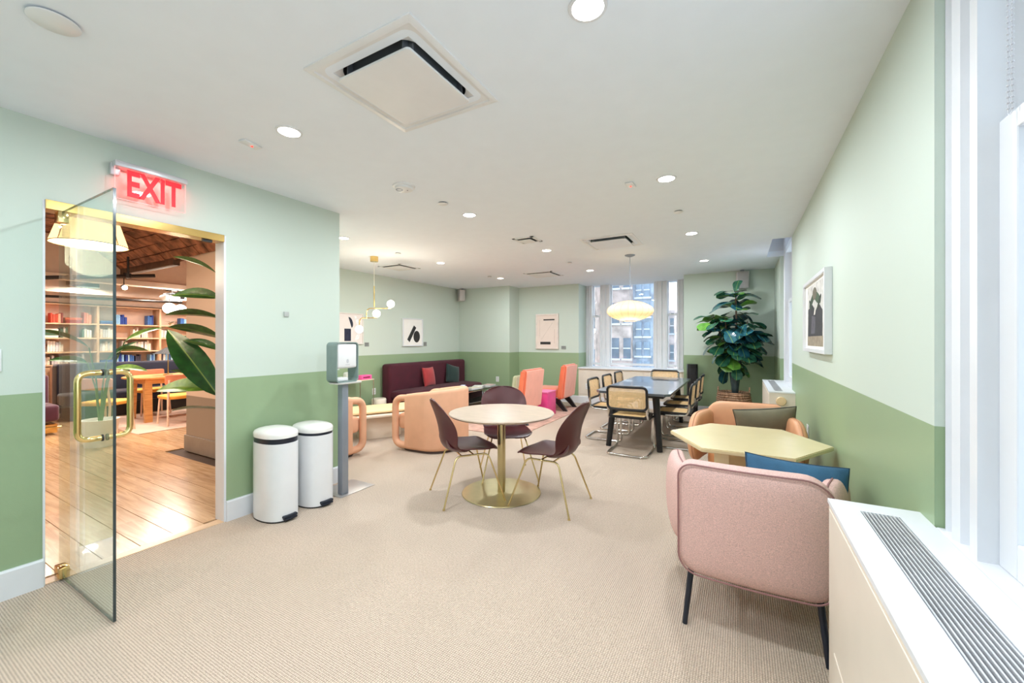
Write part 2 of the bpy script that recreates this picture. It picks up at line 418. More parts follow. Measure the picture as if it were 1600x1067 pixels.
bm = B(); casing(bm, -3.14, -2.985, YW, 'y', -1, 0.795, CH); struct('trim_6', bm, white)
bm = B(); casing(bm, -2.80, -2.575, YW, 'y', -1, 0.795, CH); struct('trim_7', bm, white)
bm = B(); casing(bm, -1.61, -1.35, YW, 'y', -1, 0.795, CH); struct('trim_8', bm, white)
bm = B(); casing(bm, -1.15, -0.95, YW, 'y', -1, 0.795, CH); struct('trim_9', bm, white)
sash_y(1, -2.97, -2.82, YW+0.03); sash_y(2, -2.55, -1.64, YW+0.03); sash_y(3, -1.33, -1.17, YW+0.03)
# --- right-hand windows (sashes in the plane X)
def sash_x(n, gy0, gy1, x, ztop=2.64):
    t = 0.08
    bm = B()
    for z0, z1, xx in ((0.80, 1.98, x), (1.93, ztop, x+0.05)):
        box(bm, xx, xx+0.04, gy0-t, gy0, z0, z1, bev=0.004); box(bm, xx, xx+0.04, gy1, gy1+t, z0, z1, bev=0.004)
        box(bm, xx, xx+0.04, gy0, gy1, z0, z0+0.09, bev=0.004); box(bm, xx, xx+0.04, gy0, gy1, z1-0.05, z1, bev=0.004)
    w = struct('window_%d' % n, bm, white)
    for z0, z1, xx in ((0.88, 1.94, x+0.02), (1.97, ztop-0.04, x+0.07)):
        b2 = B(); box(b2, xx-0.002, xx+0.002, gy0-0.005, gy1+0.005, z0, z1); obj('pane', b2, winglass, w, False)
    return w
bm = B(); casing(bm, 1.60, 1.808, 0.592, 'x', -1, 0.79, CH); struct('trim_10', bm, white)
bm = B(); casing(bm, -1.60, -1.39, 0.592, 'x', -1, 0.79, CH); struct('trim_11', bm, white)
bm = B(); casing(bm, 0.02, 0.20, 0.592, 'x', -1, 0.79, CH); struct('trim_12', bm, white)
bm = B(); box(bm, 0.56, 0.95, 1.58, 1.62, 0.79, CH); box(bm, 0.56, 0.95, -1.42, -1.38, 0.79, CH); box(bm, 0.56, 0.95, 0.02, 0.20, 0.79, CH); struct('trim_13', bm, white)
bm = B(); box(bm, 0.546, 0.95, -1.60, 1.808, 0.775, 0.80, bev=0.006); struct('trim_14', bm, white)
sash_x(4, 0.30, 1.50, 0.60); sash_x(5, -1.28, -0.08, 0.60)
bm = B(); casing(bm, 5.965, 6.15, 0.592, 'x', -1, 0.79, 3.0); struct('trim_15', bm, white)
bm = B(); casing(bm, 7.05, 7.245, 0.592, 'x', -1, 0.79, 3.0); struct('trim_16', bm, white)
bm = B(); box(bm, 0.56, 0.95, 6.15, 6.17, 0.79, 3.0); box(bm, 0.56, 0.95, 7.03, 7.05, 0.79, 3.0); struct('trim_17', bm, white)
bm = B(); box(bm, 0.546, 0.95, 5.965, 7.245, 0.775, 0.80, bev=0.006); struct('trim_18', bm, white)
sash_x(6, 6.25, 6.95, 0.60, 2.98)
# dark roller of the window blind beyond the glass reveal is outside the frame; its bead chain hangs in view
bm = B()
for i in range(46):
    for dy in (0, 0.018):
        r = bmesh.ops.create_icosphere(bm, subdivisions=1, radius=0.0036); xf(bm, r['verts'], T(0.588, 1.487+dy, 1.975+i*0.0145+dy*0.4))
tube(bm, smooth_path([(0.588, 1.487, 2.64), (0.588, 1.487, 1.965), (0.588, 1.505, 1.965), (0.588, 1.505, 2.64)], 0.008), 0.001, 5)
tag(obj('blind_chain', bm, mat('bead_grey', (190, 190, 195), 0.3, var=0.02), kind=None), 'beaded blind chain hanging by the near right window', 'blind chain')

# ================================================================== LOBBY beyond the doorway
plankM = woodmat('oak_floor', (214, 178, 138), (178, 138, 98), 0.22, 'X', 1.0, 0.25)
bm = B(); box(bm, -13.0, XL-0.0, -1.5, 7.2, -0.09, -0.014); lf = struct('floor_lobby', bm, mat('floor_joint', (70, 48, 32), 0.8))
rng = random.Random(3)
pw = 0.19; y = -1.3; pl = {}
while y < 5.6:
    x = -12.9+rng.choice([0, 0.6, 1.1, 1.6]); first = True
    x0 = -12.9
    while x0 < -3.545-0.05:
        x1 = min(x0+(2.2 if not first else rng.choice([0.7, 1.2, 1.7, 2.2])), -3.545); first = False
        L = round(x1-x0, 3)
        yc = y+pw/2
        blocked = (x1 > -3.58 and not (0.72 < yc-pw/2 and yc+pw/2 < 1.64))
        if x1 > -3.58 and blocked: x1 = -3.582; L = round(x1-x0, 3)
        if yc+pw/2 > 2.468 and x1 > -6.17:
            x1 = -6.18; L = round(x1-x0, 3)
        if L > 0.15:
            k = round(L, 2)
            if k not in pl:
                b2 = B(); box(b2, -k/2, k/2, -pw/2+0.0015, pw/2-0.0015, -0.014, 0, bev=0.0012, seg=1)
                o = obj('plank', b2, plankM, lf, False); pl[k] = o.data; o.location = ((x0+x1)/2, yc, 0)
            else: share('plank', pl[k], lf, T((x0+x1)/2, yc, 0))
        x0 = x0+(L if L > 0 else 9) if x1 in (-3.582, -6.18) else x1
        if x1 in (-3.582, -6.18, -3.545): break
    y += pw
bm = B(); box(bm, -3.545, -3.461, 0.71, 1.65, -0.014, 0.004, bev=0.003); struct('trim_19', bm, woodmat('oak_threshold', (224, 190, 152), (205, 168, 128), 0.35, 'Y'))
# lobby walls
plas = mat('lobby_plaster', (226, 208, 194), 0.7, var=0.02, bump=0.05)
bm = B(); box(bm, -12.2, -12.1, -1.5, 7.2, 0, 3.4); struct('wall_lobby_far', bm, plas)
bm = B(); box(bm, -12.1, XL-0.12, -1.6, -1.5, 0, 3.4); struct('wall_lobby_left', bm, plas)
bm = B(); box(bm, -12.1, -6.3, 7.1, 7.2, 0, 3.4); struct('wall_lobby_right', bm, plas)
bm = B(); box(bm, -6.27, -6.14, 2.56, 7.2, 0, 3.4); struct('wall_lobby_side', bm, plas)
bm = B(); box(bm, -6.15, XL-0.12, 2.452, 2.47, 0, 0.2, bev=0.004); struct('baseboard_lobby', bm, mat('grey_paint', (150, 138, 126), 0.5))
# ceiling: brick barrel vaults running away from the doorway, plaster lunette walls across
bm = B(); box(bm, -12.2, XL-0.12, -1.6, 7.2, 3.35, 3.45); lc = struct('ceiling_lobby', bm, plas)
brickM = mat('old_brick', (128, 84, 62), 0.85, var=0.34, scale=9, bump=0.5, bscale=40)
def vault(y0, span, z0, rise, x0, x1):
    bm = B(); n = 15; Rr = (span*span/4+rise*rise)/(2*rise); a0 = math.asin(span/2/Rr)
    g = random.Random(int(y0*100)+5)
    for i in range(n):
        a = -a0+2*a0*(i+0.5)/n; x = x0+(0.11 if i % 2 else 0)
        while x < x1:
            Mx = T(x, y0+span/2+Rr*math.sin(a), z0+rise-Rr+Rr*math.cos(a)+g.uniform(-0.006, 0.006)) @ R(-a, 'X')
            w = 2*a0*Rr/n
            box(bm, 0.005, min(0.215, x1-x), -w/2+0.005, w/2-0.005, 0, 0.05, M=Mx)
            x += 0.22
    o = obj('vault_brickwork', bm, brickM, lc, False, kind='stuff')
    b2 = B(); pts = [(y0+span/2+(Rr+0.035)*math.sin(-a0+2*a0*i/n), z0+rise-Rr+(Rr+0.035)*math.cos(-a0+2*a0*i/n)) for i in range(n+1)]
    up = [(yy, zz+0.04) for yy, zz in pts][::-1]
    prism(b2, pts+up, 0, x0, x1); obj('vault_mortar', b2, mat('mortar', (96, 74, 60), 0.9), lc, False)
for y0, xe in ((-0.90, -3.62), (0.80, -3.62), (2.52, -6.32), (4.22, -6.32)):
    vault(y0, 1.62, 2.42, 0.40, -11.6, xe)
for y0, xe in ((-0.94, -3.62), (0.76, -3.62), (2.44, -6.32), (4.18, -6.32), (5.88, -6.32)):
    bm = B(); box(bm, -11.6, xe, y0-0.04, y0+0.04, 2.36, 2.46, bev=0.006)
    obj('beam_flange', bm, mat('brown_beam', (88, 64, 50), 0.6, var=0.15, scale=14), lc)
for i, xx in enumerate((-8.0, -10.4)):      # plaster lunettes with a header
    bm = B(); sheet(bm, [-1.5, 7.1], [2.24, 3.35], set(), lambda u, v: (xx, u, v), (-0.12, 0, 0))
    if i == 0:
        # arches are open towards the vault: cut as three arched plates
        bm.free(); bm = B()
        for y0 in (-0.90, 0.80, 2.50, 4.22):
            n = 14; pts = [(y0-0.04, 2.24)]
            for j in range(n+1):
                t = j/n; pts.append((y0+1.62*t, 2.42+0.40*math.sin(PI*t)**0.8))
            pts.append((y0+1.66, 2.24)); prism(bm, pts, 0, xx, xx-0.1)
        box(bm, xx-0.14, xx+0.04, -1.5, 5.9, 2.22, 2.30, bev=0.006)
    obj('lunette', bm, plas, lc, False)
bm = B(); box(bm, -11.3, -10.95, -1.4, 7.0, 2.09, 2.40, bev=0.01); obj('soffit', bm, mat('soffit_white', (244, 226, 214), 0.6), lc)
# pipes below the lobby ceiling
pipeM = mat('black_pipe', (38, 30, 28), 0.5, var=0.1)
def pipe(pts, r, hang, label):
    t = thing('sprinkler_pipe', label, 'pipe')
    bm = B(); tube(bm, smooth_path(pts, 0.05), r, 8); obj('pipe_run', bm, pipeM, t)
    for (x, y, z, z1) in hang:
        bm = B(); cyl(bm, (x, y, z), (x, y, z1), r*0.55, seg=8); cyl(bm, (x, y, z-0.03), (x, y, z+0.03), r*1.5, seg=8); obj('hanger', bm, pipeM, t)
    return t
pipe([(-7.4, 0.9, 2.06), (-7.0, 2.46, 2.28)], 0.024, [(-7.2, 1.7, 2.17, 2.44), (-7.07, 2.2, 2.25, 2.5)], 'black sprinkler pipe crossing the lobby below the first brick vault')
pipe([(-9.0, 0.6, 2.02), (-9.1, 3.6, 2.10)], 0.02, [(-9.03, 1.5, 2.045, 2.45)], 'black sprinkler pipe further back over the lobby table')

# bookcase
oakM = woodmat('pale_oak', (232, 196, 160), (214, 172, 134), 0.45, 'Y')
bc = thing('bookcase', 'pale oak bookcase wall with lit shelves at the back of the lobby', 'bookcase', (-11.2, 0, 0))
bm = B(); box(bm, -0.03, 0, 1.0, 6.2, 0, 2.09); obj('back_panel', bm, mat('shelf_back', (240, 214, 196), 0.7), bc)
SH = [0.86, 1.128, 1.394, 1.66, 1.926-0.0]
SH = [0.93, 1.165, 1.43, 1.70, 2.06]
for z in SH:
    bm = B(); box(bm, 0, 0.32, 1.0, 6.2, z-0.012, z+0.012, bev=0.002); obj('shelf', bm, oakM, bc)
for y in (1.0, 1.97, 2.94, 3.91, 4.60, 5.45, 6.2):
    bm = B(); box(bm, 0, 0.33, y-0.018, y+0.018, 0.1, 2.07, bev=0.002); obj('divider', bm, woodmat('pale_oak_upright', (232, 196, 160), (206, 160, 118), 0.45, 'Z') if 'pale_oak_upright' not in MATS else MATS['pale_oak_upright'], bc)
bm = B(); box(bm, 0, 0.34, 1.0, 6.2, 0.0, 0.90); obj('lower_cabinet', bm, oakM, bc)
# books, each its own
unit = B(); box(unit, -0.5, 0.5, -0.5, 0.5, 0, 1, bev=0.03, seg=1)
bkm = bpy.data.meshes.new('book'); unit.to_mesh(bkm)
pg = B(); box(pg, -0.5, 0.5, -0.42, 0.42, 0, 1); 
BK = {}
def bookmesh(col):
    if col not in BK:
        b2 = B(); box(b2, -0.5, 0.5, -0.5, 0.5, 0, 1, bev=0.06, seg=1)
        me = bpy.data.meshes.new('book'); b2.to_mesh(me); b2.free(); me.materials.append(mat('book_%s_%s_%s' % col, col, 0.6, var=0.12, scale=6)); BK[col] = me
    return BK[col]
reds = [(206, 70, 44), (214, 110, 78), (226, 150, 120), (150, 40, 40)]
whites = [(238, 232, 224), (222, 214, 206), (196, 196, 200), (240, 220, 200)]
blues = [(34, 66, 150), (60, 110, 180), (140, 190, 230), (60, 60, 80), (170, 205, 225)]
greens = [(60, 96, 70), (120, 150, 60), (40, 60, 50), (206, 200, 70)]
yellows = [(232, 176, 60), (214, 128, 50), (238, 214, 120), (190, 90, 40)]
bays = [(1.02, 1.95), (1.99, 2.92), (2.96, 3.89), (3.93, 4.58), (4.62, 5.43)]
pal = {(0, 0): ('orange and red', yellows+reds), (0, 1): ('pink and cream', reds[1:]+whites), (0, 2): ('white', whites), (0, 3): ('red', reds),
       (1, 0): ('cream', whites), (1, 1): ('cream and pink', whites+reds[2:3]), (1, 2): ('white and green', whites+greens[:1]), (1, 3): ('orange', reds),
       (2, 0): ('blue', blues), (2, 1): ('cream and grey', whites), (2, 2): ('pale', whites), (2, 3): ('dark blue', blues[:3]),
       (3, 0): ('blue and white', blues+whites[:2]), (3, 1): ('white and teal', whites+blues[2:3]), (3, 2): ('pale and grey', whites+blues[3:4]), (3, 3): ('light blue', blues[1:]),
       (4, 0): ('orange and yellow', yellows), (4, 1): ('yellow and blue', blues[2:3]+greens[3:]+yellows[:1]), (4, 2): ('dark green and lime', greens), (4, 3): ('dark green', greens[:3]+blues[3:4])}
bayn = ['leftmost bay', 'second bay', 'third bay', 'fourth bay', 'fifth bay']
shn = ['lowest shelf', 'second shelf up', 'third shelf up', 'top shelf']
def colname(c):
    r, g_, b = c; mx_, mn_ = max(c), min(c)
    if mx_-mn_ < 26: return 'white' if mn_ > 200 else ('grey' if mn_ > 110 else 'charcoal')
    if r == mx_:
        if g_ > 190 and b > 170: return 'cream'
        if g_ > 165: return 'yellow'
        if r < 160: return 'dark red'
        return 'pink' if b > 110 else ('orange' if g_ > 85 else 'red')
    if b == mx_: return 'dark blue' if b < 160 and g_ < 90 else ('pale blue' if g_ > 160 else 'blue')
    return 'dark green' if mx_ < 100 else 'green'
rg = random.Random(11)
for bi, (a, b) in enumerate(bays):
    for si in range(4):
        nm, cols = pal[(bi, si)]; y = a+0.03
        zb = SH[si]+0.0122; hmax = SH[si+1]-SH[si]-0.05
        while y < b-0.12:
            if bi == 3 and ((si == 3 and 3.75 < y < 4.3) or (si == 2 and 4.05 < y < 4.55)): y += 0.05; continue
            if rg.random() < 0.4: y += rg.uniform(0.08, 0.2); continue
            if rg.random() < 0.3 and b-y > 0.3:
                z = zb; w = rg.uniform(0.2, 0.26)
                for k in range(rg.randint(2, 4)):
                    t = rg.uniform(0.025, 0.045)
                    c_ = rg.choice(cols); o = bpy.data.objects.new('book', bookmesh(c_)); COL.objects.link(o); o.location = (-11.05, y+w/2, z); o.scale = (0.18, w, t)
                    tag(o, '%s book lying flat on the %s of the %s' % (colname(c_), shn[si], bayn[bi]), 'book', 'books laid flat, bookcase %s, %s' % (bayn[bi], shn[si])); z += t+0.001
                y += w+0.02
            else:
                for k in range(rg.randint(3, 6)):
                    t = rg.uniform(0.022, 0.045); h = rg.uniform(0.65, 1.0)*min(hmax, 0.23)
                    if y+t > b-0.02: break
                    c_ = rg.choice(cols); o = bpy.data.objects.new('book', bookmesh(c_)); COL.objects.link(o); o.location = (-11.05, y+t/2, zb); o.scale = (0.17, t, h)
                    tag(o, '%s book standing on the %s of the %s' % (colname(c_), shn[si], bayn[bi]), 'book', 'books standing, bookcase %s, %s' % (bayn[bi], shn[si])); y += t+0.001
                y += 0.02
# banquette (navy) and purple sofa
navy = mat('navy_velvet', (20, 26, 52), 0.7, var=0.1, sheen=0.4, scale=5)
t = thing('banquette', 'long navy velvet banquette below the lobby bookcase', 'bench', (-10.45, 4.2, 0))
bm = B(); box(bm, -0.28, 0.0, -1.9, 1.6, 0.1, 0.97, bev=0.04, seg=3); obj('backrest', bm, navy, t)
bm = B(); box(bm, -0.02, 0.48, -1.9, 1.6, 0.25, 0.46, bev=0.04, seg=3); obj('seat', bm, navy, t)
bm = B(); box(bm, 0.0, 0.42, -1.85, 1.55, 0.0, 0.25); obj('plinth', bm, blackW, t)
bm = B(); box(bm, -0.37, -0.28, -1.9, 1.6, 0.1, 0.93); obj('ledge', bm, mat('pink_ledge', (240, 206, 190), 0.5), t)
plum = mat('plum_velvet', (74, 18, 48), 0.7, var=0.1, sheen=0.4, scale=5)
t = thing('sofa', 'dark plum sofa with a brass footrail seen at the left edge of the doorway', 'sofa', (-9.3, 1.55, 0))
bm = B(); box(bm, -0.3, 0.0, -0.55, 0.42, 0.18, 0.86, bev=0.04, seg=3); obj('backrest', bm, plum, t)
bm = B(); box(bm, 0.0, 0.5, -0.55, 0.42, 0.2, 0.44, bev=0.04, seg=3); obj('seat', bm, plum, t)
bm = B(); box(bm, -0.28, 0.48, -0.53, 0.40, 0.03, 0.16, bev=0.01); obj('base', bm, brass, t)
bm = B(); tube(bm, [(0.55, -0.55, 0.12), (0.55, 0.42, 0.12)], 0.014, 8); obj('footrail', bm, brass, t)
# rug under the lobby table
bm = B(); box(bm, -10.0, -7.75, 2.45, 5.2, 0.0, 0.008, bev=0.003)
bm.free(); bm = B(); box(bm, -9.85, -7.75, 2.52, 5.2, 0.0005, 0.009, bev=0.002)
tag(obj('lobby_rug', bm, mat('pink_grey_rug', (206, 182, 166), 0.95, var=0.06, scale=3, bump=0.3, bscale=120)), 'pinkish grey flat rug under the lobby dining table', 'rug')
# oak lobby table
oak2 = woodmat('honey_oak', (226, 172, 110), (198, 138, 80), 0.4, 'Y')
t = thing('lobby_table', 'honey oak dining table with rounded ends in the lobby', 'table', (-9.05, 3.85, 0.009))
bm = B(); puff(bm, densify(rrect(0.9, 2.2, 0.42, 8), 0.2), 0.035, p=10, M=T(0, 0, 0.74)); obj('tabletop', bm, oak2, t)
bm = B(); box(bm, -0.34, 0.34, -0.92, 0.92, 0.64, 0.725, bev=0.006); obj('apron', bm, oak2, t)
for sx in (-1, 1):
    for sy in (-1, 1):
        bm = B(); prism(bm, [(sx*0.30-0.05, 0.66), (sx*0.30+0.05, 0.66), (sx*0.34+0.03, 0), (sx*0.34-0.03, 0)], 1, sy*0.88-0.05, sy*0.88+0.05); obj('leg', bm, oak2, t)
# lobby chairs
peachW = mat('peach_wood', (222, 146, 112), 0.45, var=0.05)
mustard = mat('mustard_cloth', (226, 168, 74), 0.85, var=0.05, bump=0.2)
blond = mat('blond_legs', (234, 206, 184), 0.5, var=0.04)
lch = thing('lobby_chair', 'wooden chair with curved peach backrest and mustard seat nearest the partition', 'chair', (-8.25, 3.22, 0.009), PI/2, 'chairs around the lobby table')
bm = B(); puff(bm, rrect(0.48, 0.46, 0.1), 0.07, p=5, M=T(0, 0, 0.45)); obj('seat', bm, mustard, lch)
bm = B(); puff(bm, densify(rrect(0.52, 0.17, 0.03), 0.06), 0.028, p=8, M=T(0, -0.22, 0.74) @ R(PI/2+0.1, 'X'), fn=lambda v: Vector((v.x, v.y, v.z-0.5*v.x*v.x))); obj('backrest', bm, peachW, lch)
for sx in (-1, 1):
    bm = B(); tube(bm, [(sx*0.24, -0.24, 0), (sx*0.225, -0.20, 0.42), (sx*0.22, -0.235, 0.74)], 0.015, 8); obj('leg', bm, blond, lch)
    bm = B(); tube(bm, [(sx*0.22, 0.2, 0), (sx*0.20, 0.17, 0.42)], 0.014, 8); obj('leg', bm, blond, lch)
dup(lch, (-8.34, 2.36, 0.009), math.atan2(0.85, -0.5)-PI/2, 'wooden chair with peach backrest and mustard seat seen behind the door pull')
dup(lch, (-9.68, 3.35, 0.009), -PI/2, 'wooden chair with peach backrest between the lobby table and navy banquette')
# pleated table lamp
t = thing('table_lamp', 'table lamp with flat black pleated cone shade on the lobby table', 'table lamp', (-9.0, 3.35, 0.7675))
bm = B(); cyl(bm, (0, 0, 0), (0, 0, 0.015), 0.07, seg=24); obj('base', bm, brass, t)
bm = B(); tube(bm, [(0, 0, 0.01), (0, 0, 0.42)], 0.009, 8); obj('stem', bm, brass, t)
bm = B(); sg = 64
top = [bm.verts.new((0.02*math.cos(2*PI*k/sg), 0.02*math.sin(2*PI*k/sg), 0.50)) for k in range(sg)]
bot = [bm.verts.new(((0.205+0.008*(k % 2))*math.cos(2*PI*k/sg), (0.205+0.008*(k % 2))*math.sin(2*PI*k/sg), 0.385)) for k in range(sg)]
for k in range(sg): bm.faces.new((bot[k], bot[(k+1) % sg], top[(k+1) % sg], top[k]))
bm.faces.new(top)
obj('shade', bm, mat('charcoal_paper', (28, 31, 35), 0.7), t, False, normals=False)
# orange stool
t = thing('orange_stool', 'small terracotta cube stool by the lobby partition edge', 'stool', (-7.35, 3.22, 0.009), 0)
bm = B(); box(bm, -0.18, 0.18, -0.18, 0.18, 0.03, 0.36, bev=0.02); obj('body', bm, mat('terracotta', (196, 92, 52), 0.6), t)
bm = B(); box(bm, -0.16, 0.16, -0.16, 0.16, 0.0, 0.03); obj('plinth', bm, blackW, t)

# ---- leaves
def leaf_mesh(name, L, W, m, prof, fold=0.25, bend=0.35, nu=4, nv=10, wav=0.0):
    bm = B(); G = []
    for j in range(nv+1):
        v = j/nv; w = W*prof(v); row = []
        for i in range(-nu, nu+1):
            u = i/nu; x = u*w; z = fold*abs(u)*w-bend*L*v*v+wav*math.sin(9*v+3*u)*abs(u)
            row.append(bm.verts.new((x, L*v*(1-0.12*bend*v), z)))
        G.append(row)
    for j in range(nv):
        for i in range(2*nu):
            try: bm.faces.new((G[j][i], G[j][i+1], G[j+1][i+1], G[j+1][i]))
            except Exception: pass
    bmesh.ops.remove_doubles(bm, verts=bm.verts, dist=1e-5)
    me = bpy.data.meshes.new(name); bm.to_mesh(me); bm.free(); me.materials.append(m); me.polygons.foreach_set('use_smooth', [True]*len(me.polygons))
    return me
def leafmat(name, c1, c2, rough=0.3):
    m = mat(name, c1, rough, var=0.1, scale=14, bump=0.3, bscale=22, spec=0.6)
    n = m.node_tree.nodes; l = m.node_tree.links; b = n['Principled BSDF']
    t = [x for x in n if x.type == 'TEX_COORD'][0]; s = n.new('ShaderNodeSeparateXYZ'); l.new(t.outputs['Object'], s.inputs[0])
    ab = n.new('ShaderNodeMath'); ab.operation = 'ABSOLUTE'; l.new(s.outputs['X'], ab.inputs[0])
    lt = n.new('ShaderNodeMath'); lt.operation = 'LESS_THAN'; lt.inputs[1].default_value = 0.004; l.new(ab.outputs[0], lt.inputs[0])
    r = [x for x in n if x.type == 'VALTORGB'][0]
    r.color_ramp.elements[0].color = lin(c2)+(1,)
    mx = n.new('ShaderNodeMix'); mx.data_type = 'RGBA'; mx.inputs['B'].default_value = lin((120, 150, 70))+(1,)
    l.new(lt.outputs[0], mx.inputs['Factor']); l.new(r.outputs[0], mx.inputs['A']); l.new(mx.outputs['Result'], b.inputs['Base Color'])
    return m
def aim_mat(pos, d, roll=0.0, sc=1.0):
    """local +Y along d, local +Z as near up as possible"""
    y = Vector(d).normalized(); z = Vector((0, 0, 1)); z = (z-y*z.dot(y))
    z = z.normalized() if z.length > 0.05 else Vector((1, 0, 0)); x = y.cross(z)
    M = Matrix((x, y, z)).transposed().to_4x4()
    return T(*pos) @ M @ R(roll, 'Y') @ Matrix.Scale(sc, 4)
pad = lambda v: math.sin(PI*min(1, v)**0.75)**0.7*0.5 if v < 1 else 0.0
# strelitzia by the partition (only leaves reach past the doorway lining)
lmA = leafmat('strelitzia_leaf', (34, 92, 36), (20, 66, 28), 0.35)
lmB = leafmat('strelitzia_leaf_young', (120, 160, 50), (84, 134, 40), 0.4)
sA = leaf_mesh('leaf', 0.70, 0.19, lmA, lambda v: math.sin(PI*v**0.9)**0.75*0.5+0.0005, 0.35, 0.22)
sB = leaf_mesh('leaf', 0.62, 0.17, lmB, lambda v: math.sin(PI*v**0.9)**0.75*0.5+0.0005, 0.35, 0.25)
stemM = mat('plant_stem', (92, 120, 60), 0.5, var=0.1)
def strelitzia(loc, label, leaves, h0=0.35, pot=True, potcol=(226, 222, 214)):
    t = thing('potted_plant', label, 'plant', loc)
    if pot:
        bm = B(); lathe(bm, [(0, 0), (0.15, 0), (0.19, h0), (0.17, h0), (0.16, h0-0.04), (0, h0-0.04)], 28); obj('pot', bm, mat('pot_%d' % potcol[0], potcol, 0.5), t)
    for (px, py, pz, dx, dy, dz, sc, kind, roll) in leaves:
        bm = B(); tube(bm, [(px*0.05, py*0.05, h0-0.05), (px*0.35, py*0.35, h0+(pz-h0)*0.55), (px, py, pz)], 0.011, 6, rfun=lambda s: 0.014-0.007*s); obj('stem', bm, stemM, t)
        share('leaf', (sA, sB)[kind], t, aim_mat((px, py, pz), (dx, dy, dz), roll, sc))
    return t
strelitzia((-4.20, 2.14, 0), 'tall bird of paradise plant with big dark leaves beside the lobby partition', [
    (-0.20, -0.12, 2.04, -0.55, -0.30, 0.40, 0.60, 0, 0.5),
    (-0.18, -0.10, 1.80, -0.86, -0.45, 0.22, 0.82, 0, -0.8),
    (-0.15, -0.10, 1.60, -0.82, -0.42, 0.25, 0.75, 0, 0.5),
    (-0.17, -0.10, 1.42, -0.86, -0.40, 0.35, 0.70, 0, 0.9),
    (-0.16, -0.12, 1.30, -0.70, -0.35, 0.35, 0.60, 0, -0.5),
    (-0.12, -0.14, 0.86, -0.60, -0.34, 0.95, 1.30, 0, -0.9),
    (-0.20, -0.12, 0.98, -0.50, -0.30, 0.30, 0.60, 0, 0.8),
    (-0.18, -0.14, 0.93, -0.86, -0.47, 0.14, 1.10, 1, -0.7),
    (-0.15, -0.10, 0.72, -0.86, -0.45, 0.20, 0.70, 0, 0.2)], potcol=(196, 190, 180))
strelitzia((-7.40, 2.02, 0), 'young bird of paradise plant in a white pot seen through the glass door', [
    (0.16, 0.20, 1.38, 0.6, 0.5, 0.55, 0.75, 1, 0.7), (0.12, 0.14, 1.25, 0.7, 0.45, 0.15, 0.65, 0, -0.7), (0.1, 0.1, 1.02, 0.8, 0.4, 0.1, 0.7, 1, 0.6),
    (0.05, 0.05, 1.12, 0.5, 0.4, 0.7, 0.6, 0, 0.8), (-0.1, -0.08, 1.3, -0.5, -0.5, 0.5, 0.8, 0, 0.6), (0, -0.12, 1.1, -0.6, -0.5, 0.2, 0.7, 0, -0.6)], potcol=(236, 232, 226))
# small shelf plants
gl = leaf_mesh('leaf', 0.16, 0.03, leafmat('shelf_leaf', (110, 120, 70), (80, 96, 54)), lambda v: math.sin(PI*v)**0.6*0.5+0.0005, 0.2, 0.5, 1, 5)
for (yy, si, nm) in ((4.15, 3, 'spiky plant in a small pink pot on the top shelf of the fourth bay'), (4.42, 2, 'trailing green plant on the third shelf up of the fourth bay')):
    t = thing('shelf_plant', nm, 'plant', (-10.98, yy, SH[si]+0.0125))
    bm = B(); lathe(bm, [(0, 0), (0.035, 0), (0.05, 0.07), (0.042, 0.07), (0, 0.055)], 14); obj('pot', bm, mat('pink_pot', (230, 190, 170), 0.6), t)
    for k in range(16):
        a = k*2.4; share('leaf', gl, t, aim_mat((0, 0, 0.06), (math.cos(a), math.sin(a), 0.6+0.4*math.sin(k) if si == 3 else 0.1), 0, 0.8 if si == 3 else 0.9))

# ---- lobby lights
shadeM = mat('glowing_linen', (250, 222, 160), 0.8, emis=(255, 224, 160), estr=1.0)
t = thing('pendant_lamp', 'large cream conical drum pendant glowing in the lobby doorway', 'pendant lamp', (-5.0, 1.30, 2.235))
bm = B(); sg = 48; H0, R1, R2 = 0.32, 0.25, 0.16
a = [[bm.verts.new((r*math.cos(2*PI*k/sg), r*math.sin(2*PI*k/sg), z)) for k in range(sg)] for r, z in ((R1, 0), (R2, H0), (R2-0.006, H0), (R1-0.006, 0.0))]
for q in range(4):
    A_, B_ = a[q], a[(q+1) % 4]
    for k in range(sg): bm.faces.new((A_[k], A_[(k+1) % sg], B_[(k+1) % sg], B_[k]))
obj('lamp_shade', bm, shadeM, t)
bm = B(); cyl(bm, (0, 0, 0.012), (0, 0, 0.016), R1-0.012, seg=48); obj('diffuser', bm, mat('lit_diffuser', (255, 246, 225), 0.5, emis=(255, 240, 210), estr=2.2), t)
bm = B(); tube(bm, [(R1*math.cos(a_), R1*math.sin(a_), 0) for a_ in [2*PI*k/40 for k in range(40)]], 0.004, 6, closed=True); obj('rim', bm, brass, t)
bm = B(); tube(bm, [(R2*math.cos(a_), R2*math.sin(a_), H0) for a_ in [2*PI*k/40 for k in range(40)]], 0.004, 6, closed=True); obj('rim', bm, brass, t)
bm = B(); tube(bm, [(0, 0, H0-0.1), (0, 0, 0.66)], 0.006, 8); obj('cord', bm, black, t)
for k in range(4):
    a_ = k*PI/2+0.5; bm = B(); tube(bm, [((R1+.002)*math.cos(a_), (R1+.002)*math.sin(a_), 0), ((R2+.002)*math.cos(a_), (R2+.002)*math.sin(a_), H0)], 0.003, 5); obj('seam', bm, mat('seam_tan', (190, 140, 80), 0.6), t)
point('pendant_bulb', (-5.0, 1.30, 2.16), 18, (1, 0.82, 0.6), 0.2)
globeM = mat('lit_globe', (255, 250, 240), 0.3, emis=(255, 244, 228), estr=6.0)
